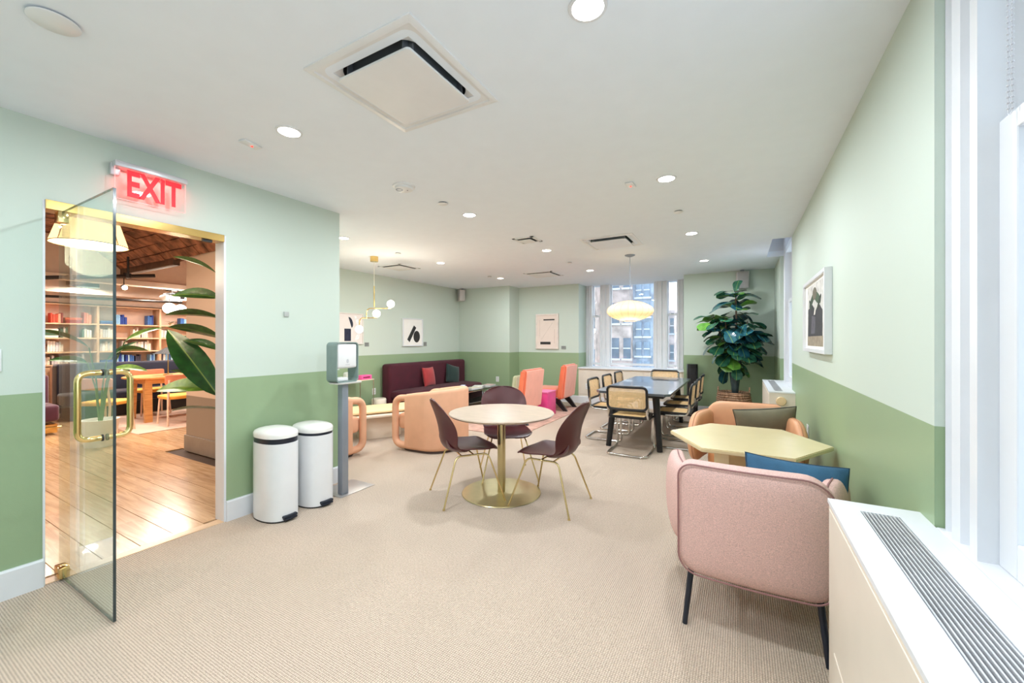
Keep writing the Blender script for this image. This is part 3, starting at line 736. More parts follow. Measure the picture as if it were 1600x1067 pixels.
for i, (x, y, z, r, lb) in enumerate(((-8.2, 3.07, 1.92, 0.088, 'left of the pair of glowing white glass globes hanging over the lobby table'), (-8.42, 3.31, 1.92, 0.088, 'right of the pair of glowing white glass globes beside the lobby partition'))):
    t = thing('globe_pendant', lb, 'pendant lamp', (x, y, z), 0, 'globe pendants over the lobby table')
    bm = B(); bmesh.ops.create_uvsphere(bm, u_segments=20, v_segments=12, radius=r); obj('globe', bm, globeM, t)
    bm = B(); tube(bm, [(0, 0, r), (0, 0, 2.78-z)], 0.004, 6); obj('cord', bm, black, t)
    point('globe_bulb', (x+0.25, y, z), 14, (1, 0.88, 0.72), 0.1)
spotM = mat('lit_spot', (255, 246, 230), 0.3, emis=(255, 240, 215), estr=40.0)
for i, (x, y, z, lb) in enumerate(((-7.8, 2.39, 2.16, 'starry bright ceiling spotlight just right of the glass door edge'), (-9.0, 3.19, 2.40, 'bright ceiling spotlight above the projector in the lobby'), (-8.8, 1.75, 2.3, 'bright spotlight at the left edge of the doorway'))):
    t = thing('spotlight', lb, 'spotlight', (x, y, z))
    bm = B(); cyl(bm, (-0.05, 0, 0.02), (0.0, 0, 0), 0.03, 0.038, 16); obj('can', bm, black, t)
    bm = B(); cyl(bm, (0.0005, 0, 0), (0.004, 0, -0.001), 0.03, seg=16); obj('bulb', bm, spotM, t)
    bm = B(); tube(bm, [(-0.03, 0, 0.03), (-0.03, 0, 0.22)], 0.006, 6); obj('stem', bm, black, t)
    l = bpy.data.lights.new('spot_lamp', 'SPOT'); l.energy = 70; l.color = (1, 0.88, 0.76); l.spot_size = 2.0; l.spot_blend = 0.6; l.shadow_soft_size = 0.06
    o = bpy.data.objects.new('spot_lamp', l); COL.objects.link(o); o.location = (x+0.05, y, z-0.02); o.rotation_euler = Vector((-(0.35), 0.15, 1)).to_track_quat('Z', 'Y').to_euler()
for (x, y) in ((-5.6, -0.9), (-7.0, 0.6), (-10.2, 2.6), (-10.2, 4.4), (-9.4, 3.6)):  # fill lights added to brighten the lobby, meant to stay out of view
    area('lobby_fill_light', (x, y, 2.34), (0, 0, 0), 0.3, 0.3, 20, (1, 0.87, 0.76), shape='DISK')
    bm = B(); lathe(bm, [(0.16, 0.004), (0.16, 0.05), (0.17, 0.05), (0.17, 0.0), (0.155, 0.0), (0.155, 0.004)], 24, (x, y, 2.34)); box(bm, x-0.006, x+0.006, y-0.17, y+0.17, 2.385, 2.42)
    tag(obj('lobby_fill_light', bm, black), 'added round black lobby fill light, at %s' % {(-5.6, -0.9): 'the left near the doorway', (-7.0, 0.6): 'the left behind the drum pendant', (-10.2, 2.6): 'the bookcase behind the glass door', (-10.2, 4.4): 'the bookcase by the partition', (-9.4, 3.6): 'the middle over the oak table'}[(x, y)], 'ceiling light')
# projector hanging over the lobby
t = thing('projector', 'white ceiling projector on a white post in the lobby', 'projector', (-8.6, 3.29, 2.09))
bm = B(); box(bm, -0.14, 0.14, -0.17, 0.17, 0, 0.08, bev=0.03, seg=3); obj('body', bm, whiteM, t)
bm = B(); cyl(bm, (0.14, 0.06, 0.04), (0.155, 0.06, 0.04), 0.03, seg=16); obj('lens', bm, black, t)
bm = B(); box(bm, -0.03, 0.03, -0.03, 0.03, 0.08, 0.70, bev=0.006); obj('post', bm, whiteM, t)
bm = B(); box(bm, -0.1, 0.1, -0.12, 0.12, 0.10, 0.115, bev=0.004); obj('bracket', bm, steel, t)

# ================================================================== DOOR
bm = B(); box(bm, XL-0.10, XL+0.012, 0.716, 1.636, 2.15, 2.203, bev=0.002); dh = struct('door_1', bm, brass)
dr = thing('glass_door', 'frameless glass door standing open with a polished brass pull', 'door', (-3.505, 0.786, 0))
bm = B(); box(bm, 0.0, 0.815, -0.006, 0.006, 0.012, 2.148); obj('pane', bm, doorglass, dr, False)
bm = B(); box(bm, 0.8151, 0.8165, -0.006, 0.006, 0.012, 2.148); box(bm, 0, 0.8165, -0.006, 0.006, 0.0105, 0.0119); box(bm, 0, 0.8165, -0.006, 0.006, 2.1481, 2.1495); obj('polished_edge', bm, edgeM, dr, False, label='dark green polished glass edge')
bm = B(); box(bm, -0.012, 0.075, -0.022, 0.022, 0.012, 0.075, bev=0.003); obj('bottom_hinge', bm, brassP, dr)
bm = B(); box(bm, -0.012, 0.06, -0.022, 0.022, 2.085, 2.148, bev=0.003); obj('top_hinge', bm, brassP, dr)
px = 0.69
for sy, nm in ((-1, 'door_pull'), (1, 'door_pull')):
    bm = B(); tube(bm, smooth_path([(px, sy*0.008, 0.905), (px, sy*0.098, 0.905), (px, sy*0.098, 1.235), (px, sy*0.008, 1.235)], 0.05, 8), 0.0135, 16); p = obj(nm, bm, brassP, dr)
    for z in (0.905, 1.235):
        bm = B(); cyl(bm, (px, sy*0.0065, z), (px, sy*0.013, z), 0.017, seg=18); obj('washer', bm, black, p)
# brass transom bar patch strikes
bm = B(); box(bm, XL-0.03, XL-0.002, 1.50, 1.56, 2.132, 2.149); obj('strike_plate', bm, black, dh)
# EXIT sign
ex = thing('exit_sign', 'clear acrylic sign with red EXIT letters above the glass door', 'exit sign', (XL, 1.18, 2.29))
bm = B(); box(bm, 0.0, 0.085, -0.19, 0.19, 0.196, 0.232, bev=0.006); obj('housing', bm, mat('brushed_grey', (206, 206, 210), 0.35, 0.4), ex)
bm = B(); box(bm, 0.03, 0.06, -0.07, 0.10, 0.232, 0.238); obj('louvre', bm, steel, ex)
bm = B(); box(bm, 0.0, 0.03, -0.195, -0.15, 0.15, 0.225, bev=0.006); obj('canopy', bm, mat('brushed_grey', (206, 206, 210), 0.35, 0.4), ex)
bm = B(); box(bm, 0.055, 0.061, -0.183, 0.183, 0.0, 0.196, bev=0.001, seg=1); obj('acrylic_panel', bm, glassmat('acrylic', (0.985, 0.975, 0.975)), ex, False)
redE = mat('exit_red', (226, 16, 34), 0.5, emis=(255, 12, 28), estr=0.55)
area('exit_led_strip', (XL+0.035, 1.18, 2.478), (0, 0, 0), 0.02, 0.30, 0.9, (1, 0.10, 0.10))
bm = text_bm('EXIT', 0.228, 0.002, 0.0065)
Mx = Matrix(((0, 0, 1, 0.0635), (1, 0, 0, 0.012), (0, 1, 0, 0.098), (0, 0, 0, 1)))
bmesh.ops.transform(bm, matrix=Mx @ Matrix.Diagonal((0.62, 1.0, 1, 1)), verts=bm.verts)
obj('letters', bm, redE, ex, False, label='red lettering EXIT')
for (y0, y1, z0, z1) in ((-0.184, 0.184, -0.0015, 0), (0.1835, 0.185, 0, 0.196), (-0.185, -0.1835, 0, 0.196)):
    bm = B(); box(bm, 0.055, 0.061, y0, y1, z0, z1); obj('lit_edge', bm, mat('edge_pink', (255, 170, 165), 0.3, emis=(255, 130, 130), estr=0.8), ex, False)
# wall plates on the left wall
bm = B(); box(bm, 0, 0.012, -0.022, 0.022, -0.022, 0.022, bev=0.003); tag(obj('wall_sensor', bm, mat('grey_plate', (176, 180, 176), 0.5), loc=(XL, 2.127, 1.624)), 'small square grey sensor plate on the green wall above the bins', 'wall sensor')
bm = B(); box(bm, 0, 0.008, -0.07, 0.02, -0.06, 0.06, bev=0.002); sw = obj('light_switch', bm, whiteM, loc=(XL, 0.538, 1.29)); tag(sw, 'white switch plate at the left edge of the picture', 'switch')

# ================================================================== CEILING FITTINGS
dlM = mat('lit_lens', (255, 252, 245), 0.4, emis=(255, 249, 238), estr=14.0)
def ring_trim(bm, r0, r1, z): lathe(bm, [(r1, 0), (r1+0.001, -0.004), (r0, -0.006), (r0-0.004, 0.0)], 32, (0, 0, 0))
spots = []
for i, x in enumerate((-0.50, -2.36, -4.24)):
    for j, y in enumerate((1.47, 3.33, 5.18, 7.06)):
        if x < -4 and y < 2: continue
        spots.append((x, y))
spots += [(-0.50, -0.40), (-2.36, -0.40)]
rown = {1.47: 'first row nearest the camera', 3.33: 'second row over the round table', 5.18: 'third row from the camera', 7.06: 'farthest row before the back wall', -0.40: 'row behind the camera', -2.2: 'rear row behind the camera'}
coln = {-0.50: 'window side', -2.36: 'middle line', -4.24: 'sofa side'}
first = None
for (x, y) in spots:
    lb = 'recessed round downlight on the %s, %s' % (coln[x], rown[y])
    if first is None:
        t = thing('downlight', lb, 'ceiling light', (x, y, CH), 0, 'recessed downlights in the lounge ceiling')
        bm = B(); lathe(bm, [(0.058, -0.001), (0.060, -0.006), (0.072, -0.005), (0.074, 0.0)], 32); obj('trim_ring', bm, white, t)
        bm = B(); cyl(bm, (0, 0, -0.0045), (0, 0, -0.001), 0.058, seg=32); obj('lens', bm, dlM, t)
        first = t
    else: t = dup(first, (x, y, CH), 0, lb)
    area('downlight_lamp', (x, y, CH-0.012), (0, 0, 0), 0.115, 0.115, 12.8, (0.87, 0.94, 1.0), shape='DISK', spread=math.radians(178))
# cassette diffusers
def cassette(x, y, w, label, depth=0.045):
    t = thing('ceiling_diffuser', label, 'air diffuser', (x, y, CH), 0, 'square ceiling air diffusers')
    h = w/2; q = h*0.62
    bm = B(); n = 40
    # dished surround: square rim -> rounded square throat
    def ringv(hw, z, rr):
        o = rrect(2*hw, 2*hw, rr, 8); return [bm.verts.new((a, b, z)) for a, b in o]
    prof = [(h, 0.0, 0.004), (h, -0.006, 0.004), (h-0.006, -0.009, 0.006), (h-0.03, -0.009, 0.01), (h-0.034, -0.003, 0.012), (h*0.84, 0.000, 0.05), (h*0.76, 0.004, 0.10), (h*0.715, 0.014, 0.10)]
    rs = [ringv(*p_) for p_ in prof]
    for A_, B_ in zip(rs, rs[1:]):
        for k in range(len(A_)): bm.faces.new((A_[k], A_[(k+1) % len(A_)], B_[(k+1) % len(A_)], B_[k]))
    obj('surround', bm, whiteM, t)
    bm = B(); rs = [ringv(h*0.715, 0.014, 0.10), ringv(h*0.71, 0.078, 0.10)]
    for k in range(len(rs[0])): bm.faces.new((rs[0][k], rs[0][(k+1) % len(rs[0])], rs[1][(k+1) % len(rs[0])], rs[1][k]))
    bm.faces.new(rs[1]); obj('throat', bm, darkgap, t)
    bm = B(); puff(bm, rrect(2*h*0.68, 2*h*0.68, 0.018), 0.012, p=14, M=T(0, 0, -0.030)); obj('face_plate', bm, whiteM, t)
    for (sx, sy) in ((1, 1), (-1, 1), (1, -1), (-1, -1)):
        pass
    bm = B(); box(bm, -0.1, 0.1, -0.1, 0.1, -0.024, 0.077); obj('core', bm, darkgap, t)
    for a in range(4):
        bm = B(); box(bm, -0.7*h*0.9, 0.7*h*0.9, h*0.52, h*0.54, -0.022, 0.077, M=R(a*PI/2, 'Z')); obj('deflector', bm, mat('deflector_grey', (120, 124, 130), 0.5), t)
    return t
# the ceiling needs a pocket for each throat; the units hang just proud instead
cassette(-1.4275, 1.485, 0.655, 'large square white cassette diffuser nearest the camera')
cassette(-1.4275, 5.15, 0.655, 'square cassette diffuser in front of the paper lantern')
def slot_vent(x, y, w, label):
    t = thing('ceiling_diffuser', label, 'air diffuser', (x, y, CH), 0, 'square ceiling air diffusers')
    h = w/2
    bm = B()
    for a in range(4): box(bm, -h, h, h-0.035, h, -0.008, 0.0, M=R(a*PI/2, 'Z'))
    obj('frame', bm, whiteM, t)
    bm = B(); box(bm, -h+0.03, h-0.03, -h+0.03, h-0.03, -0.003, 0); obj('dark_slot', bm, darkgap, t)
    bm = B(); box(bm, -h+0.06, h-0.06, -h+0.06, h-0.06, -0.022, -0.014, bev=0.002); obj('face_plate', bm, whiteM, t)
    return t
slot_vent(-3.27, 7.05, 0.58, 'square slot diffuser near the back wall left of the window')
slot_vent(-5.12, 5.15, 0.5, 'square slot diffuser over the burgundy sofa')
slot_vent(-2.32, 4.52, 0.28, 'small square slot diffuser on the middle line')
# smoke detector, sprinklers, covers
t = thing('smoke_detector', 'round white smoke detector on the ceiling before the brass pendant', 'smoke detector', (-2.388, 2.452, CH))
bm = B(); lathe(bm, [(0, -0.035), (0.055, -0.035), (0.07, -0.028), (0.075, -0.012), (0.088, -0.01), (0.092, 0)], 32); obj('body', bm, whiteM, t)
bm = B(); lathe(bm, [(0.02, -0.036), (0.022, -0.039), (0.026, -0.039), (0.028, -0.035)], 20, (-0.02, -0.03, 0)); obj('ring', bm, steel, t)
bm = B(); cyl(bm, (0.03, 0.01, -0.037), (0.03, 0.01, -0.034), 0.005, seg=10); obj('indicator', bm, darkgap, t)
for x, y, r, lb in ((-2.338, 0.507, 0.075, 'flat round sprinkler cover in the top left corner of the picture'), (-0.526, 4.235, 0.045, 'flat round sprinkler cover on the window side of the ceiling'),
                    (-2.368, 2.924, 0.045, 'flat round sprinkler cover between smoke detector and downlight'), (-4.314, 6.772, 0.045, 'flat round sprinkler cover near the back left of the ceiling'),
                    (-2.404, 6.174, 0.04, 'flat round sprinkler cover behind the small slot diffuser'), (-4.3, 4.3, 0.045, 'flat round sprinkler cover right of the brass pendant canopy')):
    t = thing('sprinkler_cover', lb, 'sprinkler', (x, y, CH), 0, 'flat sprinkler covers')
    bm = B(); lathe(bm, [(0, -0.014), (r-0.004, -0.014), (r, -0.011), (r, -0.008), (0, -0.008)], 28); obj('cover_plate', bm, whiteM, t)
    bm = B(); cyl(bm, (0, 0, -0.008), (0, 0, 0), r*0.8, seg=20); obj('gap', bm, darkgap, t)
for x, y, rz, lb in ((-2.72, 1.44, 0.2, 'faint white spray sensor with red light near the doorway'), (-0.771, 3.314, 0, 'small white ceiling sensor with a red tip beside the window side downlight')):
    t = thing('ceiling_sensor', lb, 'sensor', (x, y, CH), rz)
    bm = B(); box(bm, -0.03, 0.03, -0.06, 0.06, -0.012, 0, bev=0.004); obj('body', bm, whiteM, t)
    bm = B(); cyl(bm, (0, 0.01, -0.017), (0, 0.01, -0.012), 0.007, seg=12); obj('indicator', bm, mat('red_led', (230, 60, 50), 0.4, emis=(255, 60, 50), estr=1.5), t)
# speakers
for x, y, rz, w, h, lb in ((-5.93, 8.03, -0.6, 0.17, 0.27, 'grey wall loudspeaker high in the back left corner'), (0.03, 8.32, 0.15, 0.19, 0.30, 'pale wall loudspeaker above the fig tree')):
    t = thing('loudspeaker', lb, 'loudspeaker', (x, y, CH-0.035-h), rz)
    bm = B(); box(bm, -w/2, w/2, -0.07, 0.07, 0, h, bev=0.012, seg=3); obj('cabinet', bm, mat('speaker_grey', (196, 192, 190), 0.5), t)
    bm = B(); box(bm, -w/2+0.012, w/2-0.012, -0.076, -0.07, 0.012, h-0.012, bev=0.003); obj('grille', bm, mat('speaker_grille', (176, 170, 170), 0.6), t)
    bm = B(); box(bm, -0.03, 0.03, 0.02, 0.05, h, h+0.033); obj('bracket', bm, steel, t)
# ================================================================== PENDANTS
# ribbed saucer lantern
t = thing('saucer_pendant', 'wide ribbed cream saucer lantern hanging before the back window', 'pendant lamp', (-1.42, 6.07, 1.825))
bm = B(); n = 40; m_ = 14; Rr, Hh = 0.335, 0.155
G = []
for k in range(n):
    a = 2*PI*k/n; row = []
    for j in range(m_+1):
        ph = -PI/2*0.93+PI*0.93*j/m_
        r = Rr*math.cos(ph)**1.25*(1.0 if k % 2 else 0.975)+0.0; z = Hh*math.sin(ph)
        row.append(bm.verts.new((r*math.cos(a), r*math.sin(a), z)))
    G.append(row)
for k in range(n):
    for j in range(m_): bm.faces.new((G[k][j], G[(k+1) % n][j], G[(k+1) % n][j+1], G[k][j+1]))
obj('shade', bm, mat('lantern_skin', (250, 226, 184), 0.6, emis=(255, 206, 138), estr=0.42), t, True)
bm = B()
for k in range(0, n, 2):
    a = 2*PI*(k+1)/n
    tube(bm, [((Rr*math.cos(-PI/2*0.93+PI*0.93*j/12)**1.25+0.0008)*math.cos(a), (Rr*math.cos(-PI/2*0.93+PI*0.93*j/12)**1.25+0.0008)*math.sin(a), Hh*math.sin(-PI/2*0.93+PI*0.93*j/12)) for j in range(13)], 0.0014, 4)
obj('wire_ribs', bm, mat('rib_cream', (196, 156, 104), 0.6), t, kind='stuff')
bm = B(); cyl(bm, (0, 0, -0.158), (0, 0, -0.148), 0.085, 0.075, 28); obj('bottom_ring', bm, steel, t)
bm = B(); tube(bm, [(0, 0, 0.14), (0, 0, CH-1.825-0.03)], 0.004, 8); obj('cord', bm, steel, t)
bm = B(); lathe(bm, [(0, -0.03), (0.03, -0.028), (0.07, -0.012), (0.075, 0), (0, 0)], 28, (0, 0, CH-1.825)); obj('canopy', bm, steel, t)
point('lantern_bulb', (-1.42, 6.07, 1.60), 10, (1, 0.8, 0.55), 0.15)
# brass three-globe pendant
t = thing('brass_pendant', 'stepped brass pendant with three glowing globes over the cream bench', 'pendant lamp', (-4.80, 4.31, CH), math.radians(29))
px = 0.0096
bm = B(); cyl(bm, (0, 0, -0.075), (0, 0, 0), 0.058, seg=28); obj('canopy', bm, brass, t)
bm = B(); tube(bm, [(0, 0, -0.075), (0, 0, -0.45)], 0.0025, 6); obj('cord', bm, mat('cream_cord', (232, 222, 200), 0.6), t)
zr = -0.755
bm = B(); tube(bm, [(0, 0, -0.44), (0, 0, zr)], 0.009, 10); obj('rod', bm, brass, t)
bm = B(); tube(bm, smooth_path([(0.25, 0, zr-0.02), (-0.115, 0, zr-0.02), (-0.115, 0, zr-0.175)], 0.10, 10), 0.007, 10); obj('upper_arm', bm, brass, t)
bm = B(); tube(bm, smooth_path([(0.04, 0, zr-0.165), (-0.215, 0, zr-0.165), (-0.225, 0, zr-0.27)], 0.09, 10), 0.007, 10); obj('lower_arm', bm, brass, t)
for (x, z, lb) in ((0.25, zr+0.045, 0), (0.035, zr-0.10, 0), (-0.225, zr-0.335, 0)):
    bm = B(); bmesh.ops.create_uvsphere(bm, u_segments=20, v_segments=12, radius=0.056); xf(bm, bm.verts[:], T(x, 0, z)); obj('globe', bm, globeM, t)
point('brass_pendant_glow', (-4.55, 4.31, 1.72), 16, (1, 0.86, 0.68), 0.08)

# ================================================================== LEFT SIDE: bins, dispenser
def bin_(loc, label, gap):
    t = thing('pedal_bin', label, 'trash bin', loc, 0, 'white pedal bins against the green wall')
    bodyM = mat('bin_enamel', (226, 228, 230), 0.25, var=0.01, coat=0.3)
    ol = []
    for k in range(48):
        a = 2*PI*k/48; c_, s_ = math.cos(a), math.sin(a)
        ol.append((0.185*math.copysign(abs(c_)**(2/2.4), c_), 0.132*math.copysign(abs(s_)**(2/2.4), s_)))
    bm = B(); 
    A_ = [bm.verts.new((a, b, 0.012)) for a, b in ol]; B_ = [bm.verts.new((a, b, 0.60)) for a, b in ol]
    for k in range(len(ol)): bm.faces.new((A_[k], A_[(k+1) % len(ol)], B_[(k+1) % len(ol)], B_[k]))
    bm.faces.new(A_); bm.faces.new(B_); obj('body', bm, bodyM, t)
    bm = B(); prism(bm, [(a*0.985, b*0.985) for a, b in ol], 2, 0, 0.012); obj('base_ring', bm, black, t)
    bm = B(); prism(bm, [(a*0.97, b*0.97) for a, b in ol], 2, 0.60, 0.62+gap); obj('inner_rim', bm, navyM, t, label='dark rim showing under the lid')
    # lid: flat-sided dome
    bm = B(); rs = []
    for s, z in ((1.0, 0.622+gap), (1.005, 0.648+gap), (0.99, 0.658+gap), (0.94, 0.668+gap), (0.8, 0.679+gap), (0.5, 0.689+gap), (0.15, 0.693+gap)):
        rs.append([bm.verts.new((a*s, b*s, z)) for a, b in ol])
    for P_, Q_ in zip(rs, rs[1:]):
        for k in range(len(ol)): bm.faces.new((P_[k], P_[(k+1) % len(ol)], Q_[(k+1) % len(ol)], Q_[k]))
    bm.faces.new(rs[0]); bm.faces.new(rs[-1]); obj('lid', bm, mat('lid_white', (236, 234, 230), 0.25, coat=0.3), t)
    bm = B(); box(bm, 0.14, 0.205, 0.0-0.055, 0.055, 0.028, 0.05, bev=0.008); box(bm, 0.165, 0.21, -0.05, 0.05, 0.015, 0.03, bev=0.006); obj('pedal', bm, navyM, t)
    return t
bin_((-3.235, 1.905, 0), 'white pedal bin nearer the doorway, dark rim showing under its lid', 0.018)
bin_((-3.235, 2.225, 0), 'white pedal bin beside the dispenser stand, lid shut tight', 0.0)
t = thing('dispenser_stand', 'grey floor stand with a white hand sanitizer dispenser box beside the bins', 'dispenser', (-3.13, 2.46, 0))
bm = B(); box(bm, -0.26, 0.055, -0.07, 0.31, 0, 0.006, bev=0.002); obj('base_plate', bm, mat('plate_grey', (176, 172, 170), 0.4, 0.5), t)
bm = B(); box(bm, -0.045, 0.02, -0.03, 0.035, 0.006, 1.02, bev=0.004); obj('post', bm, steel, t)
ol = rrect(0.235, 0.36, 0.035, 6); il = rrect(0.215, 0.34, 0.026, 6)
shell = mat('grey_green_shell', (128, 146, 142), 0.5, 0.1)
bm = B(); A_ = []
for (o_, x_) in ((ol, -0.08), (ol, 0.055), (il, 0.055), (il, -0.08)): A_.append([bm.verts.new((x_, a, 1.20+b)) for a, b in o_])
for q in range(4):
    for k in range(len(ol)): bm.faces.new((A_[q][k], A_[q][(k+1) % len(ol)], A_[(q+1) % 4][(k+1) % len(ol)], A_[(q+1) % 4][k]))
obj('shell', bm, shell, t)
bm = B(); box(bm, -0.06, 0.052, -0.106, 0.106, 1.145, 1.368, bev=0.02, seg=3); pnl = obj('dispenser_body', bm, whiteM, t)
bm = B(); lathe(bm, [(0, 0), (0.012, 0.001), (0.012, 0.002), (0, 0.002)], 14); bmesh.ops.transform(bm, matrix=T(0.0525, 0, 1.21) @ R(PI/2, 'Y') @ Matrix.Diagonal((1.5, 1, 1, 1)), verts=bm.verts); obj('emblem', bm, mat('emblem_grey', (196, 198, 202), 0.5), pnl)
bm = B(); box(bm, 0.0525, 0.0532, -0.022, 0.022, 1.175, 1.181); obj('lettering_line', bm, mat('emblem_grey', (196, 198, 202), 0.5), pnl)
bm = B(); puff(bm, rrect(0.17, 0.27, 0.05), 0.014, p=8, M=T(0.0, 0.02, 1.013)); obj('drip_tray', bm, mat('tray_grey', (206, 204, 200), 0.4, 0.3), t)
bm = B(); box(bm, -0.05, 0.04, -0.085, 0.03, 0, 0.03, bev=0.006); o = obj('card_stack', bm, whiteM, loc=(-3.14, 2.455, 1.032)); tag(o, 'small white printed card pack lying in the dispenser tray', 'card pack')

# ================================================================== ROUND TABLE + SHELL CHAIRS
TC = (-1.915, 3.21)
t = thing('round_table', 'round pale travertine table on a brass pedestal in the middle', 'table', (TC[0], TC[1], 0))
bm = B(); lathe(bm, [(0, 0), (0.358, 0), (0.363, 0.004), (0.358, 0.009), (0.04, 0.011), (0, 0.011)], 64); obj('base_disc', bm, brassG, t)
bm = B(); cyl(bm, (0, 0, 0.011), (0, 0, 0.712), 0.037, seg=32); obj('column', bm, brassG, t)
bm = B(); lathe(bm, [(0, 0.712), (0.455, 0.712), (0.476, 0.722), (0.482, 0.731), (0.476, 0.738), (0, 0.740)], 80)
trav = mat('travertine', (192, 172, 152), 0.3, var=0.05, scale=7, stretch=(1, 3.5, 1)); obj('tabletop', bm, trav, t)
def shell_surface(prof, halfw, wrapf, nu=9, sub=5, thick=0.009):
    """prof: list of (y,z) centre line; halfw(v); wrapf(u,v)-> offset vector"""
    bm = B(); C0 = smooth_path([(0, a, b) for a, b in prof], 0.09, sub); L0 = [0]; G = []
    for i in range(1, len(C0)): L0.append(L0[-1]+(C0[i]-C0[i-1]).length)
    C = []; n = 27
    for i in range(n):
        q = L0[-1]*math.sin(PI/2*(0.25+0.75*i/(n-1))) if False else L0[-1]*(1-(1-i/(n-1))**1.6)
        j = 0
        while j < len(L0)-2 and L0[j+1] < q: j += 1
        f = (q-L0[j])/(L0[j+1]-L0[j]); C.append(C0[j].lerp(C0[j+1], min(1, f)))
    # arc length param
    L = [0]
    for i in range(1, n): L.append(L[-1]+(C[i]-C[i-1]).length)
    for i in range(n):
        v = L[i]/L[-1]; w = halfw(v)
        tg = (C[min(i+1, n-1)]-C[max(i-1, 0)]).normalized(); nr = Vector((0, tg.z, -tg.y))  # towards sitter side
        row = []
        for k in range(-nu, nu+1):
            u = math.sin(k/nu*PI/2); row.append(bm.verts.new(C[i]+Vector((u*w, 0, 0))+wrapf(u, v, nr, w)))
        G.append(row)
    for i in range(n-1):
        for k in range(2*nu): bm.faces.new((G[i][k], G[i][k+1], G[i+1][k+1], G[i+1][k]))
    return bm
def add_solid(o, th, off=0.0, sub=1):
    s = o.modifiers.new('solid', 'SOLIDIFY'); s.thickness = th; s.offset = off
    if sub: b = o.modifiers.new('subd', 'SUBSURF'); b.levels = sub; b.render_levels = sub
def ell(v, v0, v1, w0, w1, w2):
    return 0
def interp(pts, v):
    for (a, x), (b, y) in zip(pts, pts[1:]):
        if v <= b: t = (v-a)/(b-a); t = t*t*(3-2*t); return x+(y-x)*t
    return pts[-1][1]
gold = mat('pale_gold', (222, 200, 146), 0.22, 1.0, var=0.02)
sc = thing('shell_chair', 'burgundy shell chair left of the round table, seen from behind its side', 'chair', (-2.165, 2.99, 0), 0, 'burgundy shell chairs around the round table')
def bw(v):   # back half width
    w = interp([(0, 0.10), (0.12, 0.165), (0.3, 0.225), (0.55, 0.250), (0.8, 0.248), (1.0, 0.24)], v)
    if v > 0.70: w *= max(0.004, 1-((v-0.70)/0.3004)**2.9)**(1/2.2)
    return w
bm = shell_surface([(0.02, 0.405), (-0.12, 0.412), (-0.215, 0.465), (-0.225, 0.60), (-0.262, 0.75), (-0.315, 0.885)], bw,
    lambda u, v, nr, w: nr*(-1)*0+Vector((0, 1, 0))*(abs(u)**2.2)*interp([(0, 0.0), (0.3, 0.075), (0.6, 0.085), (1, 0.02)], v)+Vector((0, 0, 1))*(abs(u)**2)*interp([(0, 0.03), (0.25, 0.03), (0.5, 0), (1, 0)], v), nu=8, sub=5)
o = obj('backrest', bm, burg, sc, True); add_solid(o, 0.009)
def sw_(v):
    w = interp([(0, 0.13), (0.15, 0.19), (0.4, 0.235), (0.75, 0.245), (1.0, 0.21)], v)
    if v > 0.8: w *= max(0.01, 1-((v-0.8)/0.2008)**3.4)**(1/3.0)
    return w
bm = shell_surface([(-0.205, 0.53), (-0.19, 0.455), (-0.08, 0.438), (0.08, 0.44), (0.20, 0.450), (0.265, 0.438)], sw_,
    lambda u, v, nr, w: Vector((0, 0, 1))*(abs(u)**2.4)*interp([(0, 0.02), (0.4, 0.035), (0.8, 0.018), (1, -0.008)], v), nu=8, sub=4)
o = obj('seat', bm, burg, sc, True); add_solid(o, 0.010)
def leg_t(fx, fy, tx, ty, hub):
    bm = B(); tube(bm, smooth_path([(fx, fy, 0.008), (tx, ty, 0.405), hub], 0.05, 6), 0.0075, 10)
    return bm
for sx in (-1, 1):
    l1 = obj('leg', leg_t(sx*0.28, 0.275, sx*0.17, 0.155, (sx*0.155, 0.0, 0.400)), gold, sc); l2 = obj('leg', leg_t(sx*0.25, -0.26, sx*0.165, -0.13, (sx*0.155, 0.0, 0.400)), gold, sc)
    for l_, (fx, fy) in ((l1, (sx*0.28, 0.275)), (l2, (sx*0.25, -0.26))):
        bm = B(); cyl(bm, (fx, fy, 0), (fx, fy, 0.010), 0.012, 0.010, 12); obj('foot', bm, gold, l_)
bm = B(); tube(bm, [(-0.16, 0.03, 0.400), (0.16, 0.03, 0.400)], 0.007, 8); tube(bm, [(-0.16, -0.08, 0.400), (0.16, -0.08, 0.400)], 0.007, 8); obj('under_frame', bm, gold, sc)
# local +Y is the way it faces
def face(dx, dy): return math.atan2(dy, dx)-PI/2
sc.rotation_euler = (0, 0, face(0.60, 0.80))
dup(sc, (-1.415, 3.222, 0), face(-1, 0.02), 'burgundy shell chair right of the round table, back to the window wall')
dup(sc, (-2.13, 3.67, 0), face(0.62, -0.78), 'burgundy shell chair on the far side of the round table')

# ================================================================== DINING TABLE + CANE CHAIRS
t = thing('dining_table', 'long black dining table with angled legs before the back window', 'table', (-1.20, 6.37, 0))
topM = mat('black_tabletop', (74, 80, 88), 0.3, var=0.08, scale=5, coat=0.8)
bm = B(); prism(bm, [(-0.46, -1.13), (-0.40, -1.21), (0.40, -1.21), (0.46, -1.13), (0.46, 1.13), (0.40, 1.21), (-0.40, 1.21), (-0.46, 1.13)], 2, 0.712, 0.742); obj('tabletop', bm, topM, t, False)
bm = B(); box(bm, -0.36, 0.36, -1.02, 1.02, 0.66, 0.7115, bev=0.004); obj('apron', bm, blackW, t)
for sx in (-1, 1):
    for sy in (-1, 1):
        bm = B(); tube(bm, [(sx*0.325, sy*1.05, 0), (sx*0.26, sy*0.97, 0.70)], 0.04, 16, rfun=lambda s: 0.034+0.012*s); obj('leg', bm, blackW, t)
cane = mat('cane_weave', (232, 196, 146), 0.6, var=0.08, scale=40)
